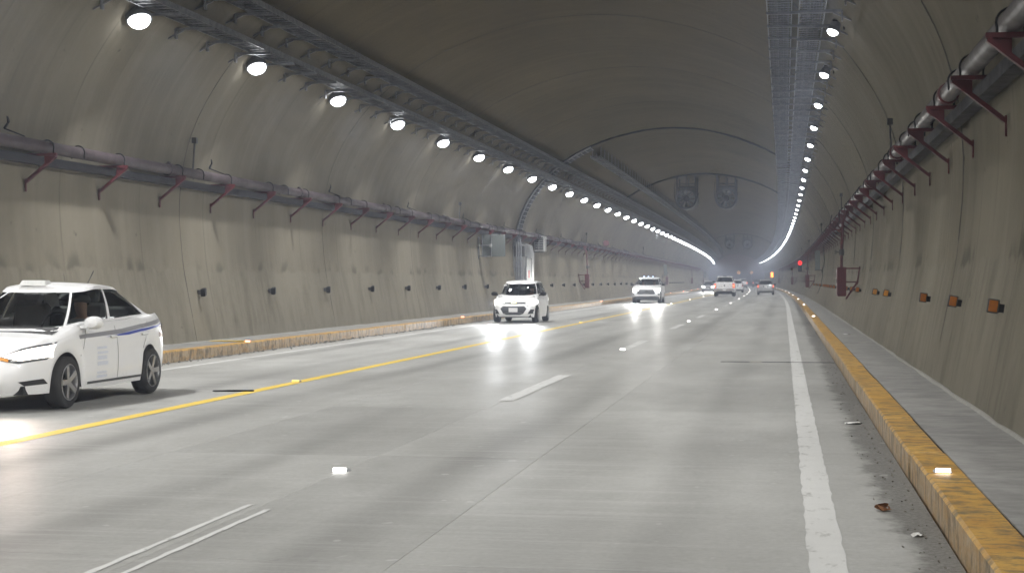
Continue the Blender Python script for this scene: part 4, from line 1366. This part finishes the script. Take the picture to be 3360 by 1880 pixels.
    def mirrors(self, y, z, m, x=None):
        x = x or self.W * 0.96
        for sg in (1, -1):
            mb = MB().lathe([(0.0, -0.08), (0.07, -0.06), (0.1, 0.0), (0.1, 0.06), (0.085, 0.09), (0.0, 0.085)], (0, 0, 0), (0, 1, 0), 14)
            mb.v = [(v[0] * 1.15 * sg + sg * (x + 0.12), v[1] + y, v[2] * 0.78 + z) for v in mb.v]
            mb.bar((sg * (x - 0.04), y + 0.02, z - 0.05), (sg * (x + 0.1), y + 0.02, z - 0.03), 0.05, 0.04)
            mb.build('mirror', m, self.root, True)
    def plate(self, y, z, w=0.32, h=0.15):
        MB().box((0, y, z), (w, 0.012, h), None, 0.004).build('licence_plate', M['plate'], self.root)
    def headlamps(self, x, y, z, power, col=(1.0, 0.96, 0.9), down=7.0, cone=44, yaw=3):
        for sg in (1, -1):
            l = bpy.data.lights.new('headlamp', 'SPOT')
            l.energy = power; l.color = col; l.spot_size = R(cone); l.spot_blend = 1.0; l.shadow_soft_size = 0.06
            o = bpy.data.objects.new('headlamp', l); COL.objects.link(o)
            o.parent = self.root; o.location = (sg * x, y, z)
            o.rotation_euler = (R(90 - down), 0, R(180 + yaw))
    def place(self, s, x, rz=0.0):
        self.root.location = P(s, x, 0.006)
        hd = math.atan2(shift(s + 2) - shift(s - 2), 4.0)
        self.root.rotation_euler = (0, 0, rz - hd)

STD_RINGS = [(0.0, 0.955, 0.10, 0.08), (0.10, 0.975, 0.05, 0.04), (0.28, 0.995, 0.0, 0.01), (0.5, 1.0, 0.01, 0.0), (0.7, 0.99, 0.05, 0.02), (0.84, 0.965, 0.11, 0.05), (0.94, 0.935, 0.19, 0.09), (1.0, 0.90, 0.28, 0.14)]
SEDAN = dict(L=4.30, W=1.72, H=1.47, wr=0.305, axles=(-1.22, 1.28), sill=0.20, rings=STD_RINGS,
             deck=[(-2.15, 0.74), (-1.75, 0.82), (-0.75, 0.97), (0.3, 0.99), (1.2, 1.03), (1.75, 1.06), (2.15, 1.02)],
             cabin=(-1.36, 1.98), cabin_w=(0.75, 0.56), roof=(-0.20, 0.95), rooftab=[(-0.25, 1.385), (0.1, 1.43), (0.5, 1.425), (1.0, 1.37)],
             yB=0.10, cpil=0.62, splits=[0.12], nf=4.2, nr=5.0, cnf=6.5, cnr=4, belt=-0.02)
HATCH = dict(L=3.75, W=1.62, H=1.52, wr=0.29, axles=(-1.17, 1.22), sill=0.19, rings=STD_RINGS,
             deck=[(-1.88, 0.74), (-1.5, 0.84), (-0.75, 0.98), (0.3, 1.0), (1.2, 1.04), (1.88, 1.02)],
             cabin=(-1.12, 1.74), cabin_w=(0.72, 0.575), roof=(-0.36, 1.40), rooftab=[(-0.4, 1.41), (0.1, 1.465), (0.7, 1.465), (1.45, 1.40)],
             yB=0.05, cpil=0.34, splits=[0.1], nf=4.5, nr=6, cnf=4.5, cnr=4.5, belt=-0.02)
SUVC = dict(L=4.75, W=1.93, H=1.76, wr=0.365, axles=(-1.42, 1.42), sill=0.27, rings=STD_RINGS,
            deck=[(-2.38, 0.98), (-2.0, 1.06), (-1.0, 1.16), (0.3, 1.18), (1.6, 1.20), (2.38, 1.16)],
            cabin=(-1.25, 2.26), cabin_w=(0.85, 0.68), roof=(-0.5, 1.95), rooftab=[(-0.5, 1.64), (0.1, 1.71), (1.0, 1.71), (2.0, 1.65)],
            yB=0.05, cpil=0.3, splits=[0.1, 1.2], nf=5.5, nr=7, cnf=5, cnr=5, belt=-0.02, ww=0.24, rear_glass='glassdark')
CUV = dict(SUVC, L=4.25, W=1.80, H=1.63, wr=0.335, axles=(-1.28, 1.28), sill=0.23,
           deck=[(-2.13, 0.86), (-1.7, 0.94), (-0.85, 1.03), (0.3, 1.05), (1.4, 1.08), (2.13, 1.05)],
           cabin=(-1.1, 2.0), cabin_w=(0.79, 0.60), roof=(-0.4, 1.62), rooftab=[(-0.4, 1.52), (0.1, 1.585), (0.9, 1.58), (1.65, 1.52)], splits=[0.1], cpil=0.4, rw=0.9)
PICK = dict(L=5.6, W=2.0, H=1.95, wr=0.40, axles=(-1.75, 1.75), sill=0.42, rings=[(0.0, 0.97, 0.06, 0.02), (0.12, 0.99, 0.02, 0.0), (0.3, 1.0, 0, 0), (0.6, 1.0, 0.01, 0), (0.85, 0.985, 0.05, 0.0), (0.96, 0.96, 0.12, 0.01), (1.0, 0.94, 0.18, 0.02)],
            deck=[(-2.8, 1.16), (-2.3, 1.22), (-1.4, 1.28), (0.4, 1.30), (2.8, 1.31)],
            cabin=(-1.55, 0.95), cabin_w=(0.90, 0.72), roof=(-0.8, 0.72), rooftab=[(-0.8, 1.82), (-0.3, 1.89), (0.4, 1.895), (0.75, 1.87)],
            yB=-0.25, cpil=0.18, splits=[-0.3], nf=6, nr=14, cnf=5, cnr=7, belt=-0.02, ww=0.28, bed=(1.0, 2.66), rear_seat=False, rear_glass='glassdark', rw=0.92)

def person(car, sx, shirt, label, zoff=0.0):
    """seated figure grown from a jointed skeleton"""
    yB, zt = car.c['yB'], car.zt
    seat_z = car.c['sill'] + 0.30
    J = [(0, 0, 0), (0, 0.05, 0.22), (0, 0.10, 0.42), (0, 0.09, 0.53), (0, 0.06, 0.60), (0, 0.04, 0.70), (0, 0.05, 0.79),
         (0.19, 0.09, 0.45), (0.25, -0.08, 0.24), (0.17, -0.36, 0.32), (-0.19, 0.09, 0.45), (-0.25, -0.08, 0.24), (-0.17, -0.36, 0.32),
         (0.10, -0.40, 0.06), (0.11, -0.55, -0.30), (-0.10, -0.40, 0.06), (-0.11, -0.55, -0.30), (0.15, -0.42, 0.34), (-0.15, -0.42, 0.34)]
    E = [(0, 1), (1, 2), (2, 3), (3, 4), (4, 5), (5, 6), (2, 7), (7, 8), (8, 9), (2, 10), (10, 11), (11, 12), (0, 13), (13, 14), (0, 15), (15, 16), (9, 17), (12, 18)]
    Rd = [.15, .14, .15, .065, .075, .1, .07, .075, .055, .04, .075, .055, .04, .085, .055, .085, .055, .035, .035]
    me = bpy.data.meshes.new('body')
    me.from_pydata(J, E, [])
    t = empty('person', (0, 0, 0), label=label, cat='person')
    loc = Vector((sx, yB - 0.02, seat_z + zoff))
    b = link('body', me, t)
    md = b.modifiers.new('skin', 'SKIN')
    for v, r in zip(me.skin_vertices[0].data, Rd): v.radius = (r, r * 0.85)
    me.skin_vertices[0].data[0].use_root = True
    b.modifiers.new('sub', 'SUBSURF').levels = 1
    b.modifiers['sub'].render_levels = 2
    sk = NT(mat(label[:20] + ' body', (0.3, 0.2, 0.15), 0.7))
    z = sk.xyz(sk.n('ShaderNodeTexCoord').outputs['Object'])[2]
    sk.l(sk.mix(sk.sstep(z, 0.50, 0.53), shirt, (0.36, 0.21, 0.15)), sk.b.inputs['Base Color'])
    me.materials.append(sk.b.id_data if False else bpy.data.materials[-1] if False else [m for m in bpy.data.materials if m.node_tree == sk.t][0])
    h = MB().lathe([(0.0, 0.12), (0.06, 0.11), (0.105, 0.06), (0.115, 0.0), (0.1, -0.03)], (0, 0.065, 0.735), (0, 0.25, 1), 16).build('hair', M['hair'], t, True)
    t.matrix_world = car.root.matrix_basis @ Matrix.Translation(loc)
    return t

# --- taxi -------------------------------------------------------------------
taxi = Car('taxi', SEDAN, M['paintwhite'], 'white taxi sedan with roof sign and grey-blue stripe cut by the left edge', 'taxi')
c = taxi
c.panel('stripe', [(-0.95, 0.845), (0.3, 0.885), (1.4, 0.965), (2.02, 1.0), (2.02, 0.965), (1.4, 0.915), (0.3, 0.83), (-0.95, 0.80)], 'side', M['stripe_grey'], 0.003, True)
c.panel('stripe', [(-0.2, 0.80), (0.5, 0.84), (1.5, 0.905), (2.02, 0.935), (1.5, 0.88), (0.5, 0.805)], 'side', M['stripe_blue'], 0.003, True)
c.line('door_gap', [(-0.88, 0.32), (-0.92, 0.6), (-0.72, 0.90)], 'side', M['trim'], 0.010)
c.line('door_gap', [(0.14, 0.26), (0.12, 0.93)], 'side', M['trim'], 0.010)
c.line('door_gap', [(0.92, 0.62), (1.02, 0.75), (1.12, 0.96)], 'side', M['trim'], 0.010)
c.line('sill_line', [(-0.85, 0.265), (0.9, 0.265)], 'side', M['greytrim'], 0.03)
for i, (a, b) in enumerate(((0.66, 0.03), (0.60, 0.03), (0.53, 0.05), (0.46, 0.05), (0.36, 0.03), (0.31, 0.035))):
    c.panel('door_lettering', [(-0.48, a), (-0.20 + 0.03 * (i % 2), a), (-0.20 + 0.03 * (i % 2), a + b), (-0.48, a + b)], 'side', M['decal'], 0.003, True)
for y in (0.0, 0.98):
    for sg in (1, -1):
        MB().box((sg * 0.862, y, 0.80), (0.03, 0.19, 0.03), None, 0.01).build('door_handle', M['paintwhite'], c.root)
c.panel('headlight', [(0.42, 0.63), (0.60, 0.585), (0.80, 0.62), (0.86, 0.72), (0.80, 0.755), (0.6, 0.70)], 'front', M['headwarm'], 0.01, True)
c.panel('headlight_rim', [(0.36, 0.605), (0.60, 0.555), (0.83, 0.60), (0.875, 0.73), (0.80, 0.785), (0.58, 0.725)], 'front', M['greytrim'], 0.004, True)
c.panel('turn_signal', [(0.36, 0.60), (0.5, 0.575), (0.5, 0.60), (0.38, 0.63)], 'front', M['turn'], 0.012, True)
c.panel('grille', [(-0.34, 0.66), (0.34, 0.66), (0.28, 0.50), (0.1, 0.42), (-0.1, 0.42), (-0.28, 0.50)], 'front', M['trim'], 0.006)
c.panel('fog_recess', [(0.60, 0.355), (0.76, 0.375), (0.77, 0.315), (0.64, 0.305)], 'front', M['trim'], 0.008, True)
c.panel('tail_light', [(0.50, 0.86), (0.80, 0.88), (0.85, 0.80), (0.84, 0.72), (0.62, 0.76)], 'rear', M['tailoff'], 0.008, True)
c.panel('tail_light', [(1.90, 0.86), (2.06, 0.88), (2.10, 0.76), (2.0, 0.74)], 'side', M['tailoff'], 0.006, True)
c.plate(-2.11, 0.46)
c.mirrors(-0.80, 0.99, M['paintwhite'])
rsn = MB()
rsn.add([(-0.36, -0.13, 0), (0.36, -0.13, 0), (0.36, 0.13, 0), (-0.36, 0.13, 0), (-0.30, -0.08, 0.12), (0.30, -0.08, 0.12), (0.30, 0.08, 0.12), (-0.30, 0.08, 0.12)],
        [(0, 1, 5, 4), (1, 2, 6, 5), (2, 3, 7, 6), (3, 0, 4, 7), (4, 5, 6, 7), (3, 2, 1, 0)])
for i_, v_ in enumerate(rsn.v): rsn.v[i_] = (v_[0] * 0.5, v_[1] * 0.8, v_[2] * 0.55)
rsn.build('roof_sign', M['roofsign'], c.root, False, (-0.12, -0.12, 1.432))
MB().box((0, -1.30, 0.955), (1.1, 0.02, 0.015)).build('wiper', M['trim'], c.root)
MB().tube([(0, 1.05, 1.40), (0, 1.3, 1.62)], 0.006, 5).build('aerial', M['trim'], c.root)
c.headlamps(0.62, -2.18, 0.66, HEAD_W * 0.06, (1.0, 0.80, 0.68), 8.0, 120, 14)
c.place(18.72, -9.10)
person(taxi, 0.36, (0.25, 0.25, 0.26), 'driver of the taxi in a grey shirt behind the wheel')

# --- hatchback ---------------------------------------------------------------
hatch = Car('hatchback', HATCH, M['paintwhite'], 'small white hatchback with hexagonal dark grille coming along the left lane')
c = hatch
c.panel('grille', [(-0.47, 0.50), (-0.38, 0.585), (0.38, 0.585), (0.47, 0.50), (0.36, 0.33), (0.24, 0.285), (-0.24, 0.285), (-0.36, 0.33)], 'front', M['trim'], 0.006)
c.panel('upper_grille', [(-0.44, 0.70), (0.44, 0.70), (0.42, 0.665), (-0.42, 0.665)], 'front', M['trim'], 0.006)
c.panel('chrome_strip', [(-0.46, 0.715), (0.46, 0.715), (0.46, 0.70), (-0.46, 0.70)], 'front', M['chrome'], 0.01)
c.panel('badge', [(-0.09, 0.715), (0.02, 0.72), (0.10, 0.695), (0.08, 0.67), (-0.03, 0.665), (-0.10, 0.69)], 'front', M['yellowgreen'], 0.018, False, None, 0.02)
c.panel('headlight', [(0.45, 0.70), (0.62, 0.78), (0.765, 0.80), (0.78, 0.70), (0.70, 0.63), (0.5, 0.645)], 'front', M['head'], 0.01, True)
c.panel('fog_recess', [(0.60, 0.48), (0.69, 0.48), (0.745, 0.33), (0.50, 0.315)], 'front', M['trim'], 0.006, True)
c.panel('lower_lip', [(-0.7, 0.215), (0.7, 0.215), (0.7, 0.193), (-0.7, 0.193)], 'front', M['trim'], 0.006)
c.plate(-1.895, 0.455)
c.line('door_gap', [(-0.72, 0.3), (-0.76, 0.6), (-0.62, 0.95)], 'side', M['trim'], 0.010)
c.line('door_gap', [(0.12, 0.24), (0.1, 0.98)], 'side', M['trim'], 0.010)
c.line('hood_gap', [(0.66, -1.45), (0.70, -0.85)], 'top', M['greytrim'], 0.008)
for y in (0.0, 0.9):
    for sg in (1, -1): MB().box((sg * 0.812, y, 0.83), (0.03, 0.17, 0.03), None, 0.01).build('door_handle', M['paintwhite'], c.root)
c.panel('tail_light', [(0.55, 0.95), (0.76, 0.95), (0.77, 0.70), (0.6, 0.72)], 'rear', M['tailoff'], 0.006, True)
c.mirrors(-0.68, 1.02, M['black'])
MB().box((0.0, -0.52, 1.35), (0.2, 0.05, 0.06), None, 0.01).build('rear_view_mirror', M['black'], c.root)
MB().box((-0.5, -0.62, 1.33), (0.12, 0.01, 0.05)).build('windscreen_sticker', M['plate'], c.root)
c.headlamps(0.62, -1.95, 0.70, HEAD_W * 1.7, (0.95, 0.97, 1.0), 5, 34)
c.place(57.4, -9.45)
person(hatch, 0.36, (0.20, 0.05, 0.05), 'driver of the hatchback in a maroon shirt leaning at the wheel')

# --- sport utility car ---------------------------------------------------------
suv = Car('sport_utility_car', SUVC, M['paintwhite'], 'large white sport utility car with roof marker lights and glaring headlights')
c = suv
c.panel('grille', [(-0.47, 0.90), (0.47, 0.90), (0.60, 0.62), (0.5, 0.59), (-0.5, 0.59), (-0.60, 0.62)], 'front', M['greytrim'], 0.006)
c.panel('emblem', [(-0.11, 0.82), (0.0, 0.85), (0.11, 0.82), (0.09, 0.77), (-0.09, 0.77)], 'front', M['chrome'], 0.016, False, None, 0.03)
for z in (0.66, 0.71, 0.76): c.panel('grille_bar', [(-0.5, z), (0.5, z), (0.5, z + 0.012), (-0.5, z + 0.012)], 'front', M['trim'], 0.012)
c.panel('headlight', [(0.52, 0.92), (0.88, 0.97), (0.91, 0.90), (0.86, 0.86), (0.58, 0.86)], 'front', M['head'], 0.01, True)
c.panel('headlight', [(0.66, 0.80), (0.86, 0.82), (0.86, 0.72), (0.70, 0.70)], 'front', M['head'], 0.01, True)
c.panel('lower_trim', [(-0.90, 0.40), (-0.62, 0.47), (0.62, 0.47), (0.90, 0.40), (0.92, 0.275), (-0.92, 0.275)], 'front', M['greytrim'], 0.008)
c.panel('fog_recess', [(0.78, 0.64), (0.84, 0.66), (0.86, 0.52), (0.82, 0.50)], 'front', M['greytrim'], 0.008, True)
c.line('sill_line', [(-1.0, 0.34), (1.0, 0.34)], 'side', M['greytrim'], 0.12)
c.line('door_gap', [(-0.95, 0.4), (-0.95, 1.12)], 'side', M['trim'], 0.010)
c.line('door_gap', [(0.12, 0.35), (0.1, 1.15)], 'side', M['trim'], 0.010)
c.plate(-2.40, 0.53)
c.mirrors(-0.82, 1.22, M['black'])
MB().box((0, -0.18, 1.765), (0.95, 0.09, 0.045), None, 0.01).build('roof_bar', M['greytrim'], c.root)
for x in (-0.3, 0.0, 0.3): MB().box((x, -0.235, 1.768), (0.09, 0.03, 0.035), None, 0.005).build('marker_light', M['barblue'], c.root)
c.headlamps(0.72, -2.46, 0.90, HEAD_W * 4.2, (1.0, 0.99, 0.94), 5, 34)
c.place(107.2, -8.92)
person(suv, 0.38, (0.35, 0.36, 0.38), 'driver of the sport utility car in a pale shirt', 0.1)
person(suv, -0.38, (0.10, 0.12, 0.10), 'front passenger of the sport utility car in dark clothes', 0.1)

# --- oncoming far sedan ----------------------------------------------------------
far = Car('sedan', SEDAN, M['paintsilver'], 'distant oncoming silver sedan with glowing headlights left of the pickup')
c = far
c.panel('headlight', [(0.40, 0.60), (0.82, 0.60), (0.86, 0.76), (0.5, 0.72)], 'front', M['head'], 0.01, True)
c.panel('grille', [(-0.30, 0.66), (0.30, 0.66), (0.28, 0.48), (-0.28, 0.48)], 'front', M['trim'], 0.006)
c.panel('lower_intake', [(-0.6, 0.36), (0.6, 0.36), (0.55, 0.24), (-0.55, 0.24)], 'front', M['trim'], 0.006)
c.plate(-2.13, 0.46)
c.mirrors(-0.72, 1.0, M['paintsilver'])
c.headlamps(0.62, -2.2, 0.66, HEAD_W * 3)
c.place(212, -8.78)

# --- pickup seen from behind -------------------------------------------------------
def pickup(label, lit=True):
    p = Car('pickup_truck', PICK, M['paintwhite'], label, 'pickup truck', 'white pickup trucks driving away')
    c = p
    MB().box((0, 1.83, 0.85), (1.62, 1.66, 0.04)).build('bed_floor', M['black'], c.root)
    for sg in (1, -1): MB().box((sg * 0.82, 1.83, 1.08), (0.04, 1.66, 0.44)).build('bed_wall', M['greytrim'], c.root)
    MB().box((0, 2.68, 1.08), (1.62, 0.04, 0.44)).build('tailgate_inner', M['greytrim'], c.root)
    c.line('tailgate_gap', [(-0.74, 0.70), (-0.74, 1.27)], 'rear', M['trim'], 0.012, False)
    c.line('tailgate_gap', [(0.74, 0.70), (0.74, 1.27)], 'rear', M['trim'], 0.012, False)
    c.line('tailgate_gap', [(-0.74, 0.70), (0.74, 0.70)], 'rear', M['trim'], 0.02, False)
    c.panel('tail_light', [(0.77, 1.22), (0.945, 1.22), (0.95, 0.80), (0.78, 0.80)], 'rear', M['tail'], 0.01, True)
    c.panel('tail_light_core', [(0.79, 1.10), (0.93, 1.10), (0.93, 0.92), (0.80, 0.92)], 'rear', M['tailhot'], 0.016, True)
    c.panel('emblem', [(-0.05, 1.10), (0.05, 1.10), (0.065, 1.02), (0.0, 0.93), (-0.065, 1.02)], 'rear', M['greytrim'], 0.012, False, None, 0.03)
    MB().box((0, 2.84, 0.58), (1.92, 0.16, 0.20), None, 0.03).build('bumper', M['chrome'], c.root)
    MB().box((0, 2.86, 0.46), (1.5, 0.14, 0.16), None, 0.03).build('bumper_valance', M['black'], c.root)
    MB().box((0, 2.66, 0.36), (1.2, 0.2, 0.22), None, 0.03).build('spare_carrier', M['black'], c.root)
    MB().box((0, 2.935, 0.60), (0.32, 0.012, 0.15), None, 0.004).build('licence_plate', M['plate'], c.root)
    for x in (-0.34, 0.34): MB().box((x, 2.93, 0.60), (0.06, 0.02, 0.09)).build('bumper_step', M['plate'], c.root)
    MB().box((0, 0.78, 1.91), (0.34, 0.06, 0.05), None, 0.01).build('cab_brake_light', M['greytrim'], c.root)
    MB().box((0, 0.93, 1.58), (0.03, 0.02, 0.42)).build('window_divider', M['trim'], c.root)
    c.mirrors(-1.1, 1.38, M['black'], 1.0)
    return c
pu = pickup('white pickup truck with lit tail lights driving away in the middle lane')
pu.place(154.3, -5.22, R(180))
pu2 = pickup('far white pickup truck beyond the nearer pickup')
pu2.place(332.0, -4.6, R(180))

def rear_dress(c, hot=True, z=1.0, x=0.72):
    c.panel('tail_light', [(x, z + 0.12), (x + 0.13, z + 0.14), (x + 0.14, z - 0.2), (x - 0.02, z - 0.2)], 'rear', M['tail'] if hot else M['tailoff'], 0.01, True)
    if hot: c.panel('tail_light_core', [(x + 0.03, z), (x + 0.10, z), (x + 0.10, z - 0.14), (x + 0.03, z - 0.14)], 'rear', M['tailhot'], 0.016, True)
    c.panel('plate_recess', [(-0.30, z - 0.02), (0.30, z - 0.02), (0.26, z - 0.14), (-0.26, z - 0.14)], 'rear', M['trim'], 0.008)
    c.panel('lower_trim', [(-0.85, 0.42), (0.85, 0.42), (0.85, 0.25), (-0.85, 0.25)], 'rear', M['greytrim'], 0.008)
    c.line('hatch_gap', [(-0.62, 0.55), (-0.62, z + 0.05)], 'rear', M['greytrim'], 0.012, False)
    c.line('hatch_gap', [(0.62, 0.55), (0.62, z + 0.05)], 'rear', M['greytrim'], 0.012, False)
    c.line('hatch_gap', [(-0.62, 0.55), (0.62, 0.55)], 'rear', M['greytrim'], 0.012, False)
    MB().box((0, c.yr + 0.0, z - 0.09), (0.32, 0.02, 0.13), None, 0.004).build('licence_plate', M['plate'], c.root)
    MB().tube([(0.0, 1.5, c.c['H'] - 0.03), (0.0, 1.68, c.c['H'] + 0.12)], 0.01, 5).build('aerial', M['trim'], c.root)
cuv = Car('crossover_car', CUV, M['paintsilver'], 'silver crossover with lit right tail light driving away in the right lane', glass='glass')
rear_dress(cuv, True, 0.95)
cuv.mirrors(-0.72, 1.1, M['black'])
cuv.place(171.5, -1.39, R(180))
cuv2 = Car('crossover_car', CUV, M['paintwhite'], 'white car mostly hidden behind the nearer pickup truck')
rear_dress(cuv2, False, 0.95)
cuv2.mirrors(-0.72, 1.1, M['paintwhite'])
cuv2.place(204, -5.0, R(180))
dk = Car('sport_utility_car', SUVC, M['paintdark'], 'small dark car far ahead in the right lane behind the silver crossover', glass='glassdark')
rear_dress(dk, True, 1.05, 0.78)
dk.place(376, -1.0, R(180))

# ------------------------------------------------------------------ haze
HAZE = 0.0023
if HAZE:
    hz = MB()
    x0, x1, y0, y1, z0, z1 = -60, 30, joints[0] - 5, 520, -2.0, 9.6
    hz.add([(x, y, z) for x in (x0, x1) for y in (y0, y1) for z in (z0, z1)], [(0, 1, 3, 2), (4, 6, 7, 5), (0, 4, 5, 1), (2, 3, 7, 6), (0, 2, 6, 4), (1, 5, 7, 3)])
    hm = bpy.data.materials.new('tunnel_haze'); hm.use_nodes = True
    nt = hm.node_tree
    for n in list(nt.nodes): nt.nodes.remove(n)
    out = nt.nodes.new('ShaderNodeOutputMaterial')
    pv = nt.nodes.new('ShaderNodeVolumePrincipled')
    pv.inputs['Color'].default_value = (0.72, 0.80, 0.98, 1)
    pv.inputs['Density'].default_value = HAZE
    pv.inputs['Anisotropy'].default_value = 0.2
    nt.links.new(pv.outputs[0], out.inputs['Volume'])
    ho = hz.build('haze', hm)
    tag(ho, 'thin bluish exhaust haze filling the tunnel', 'haze', kind='stuff')
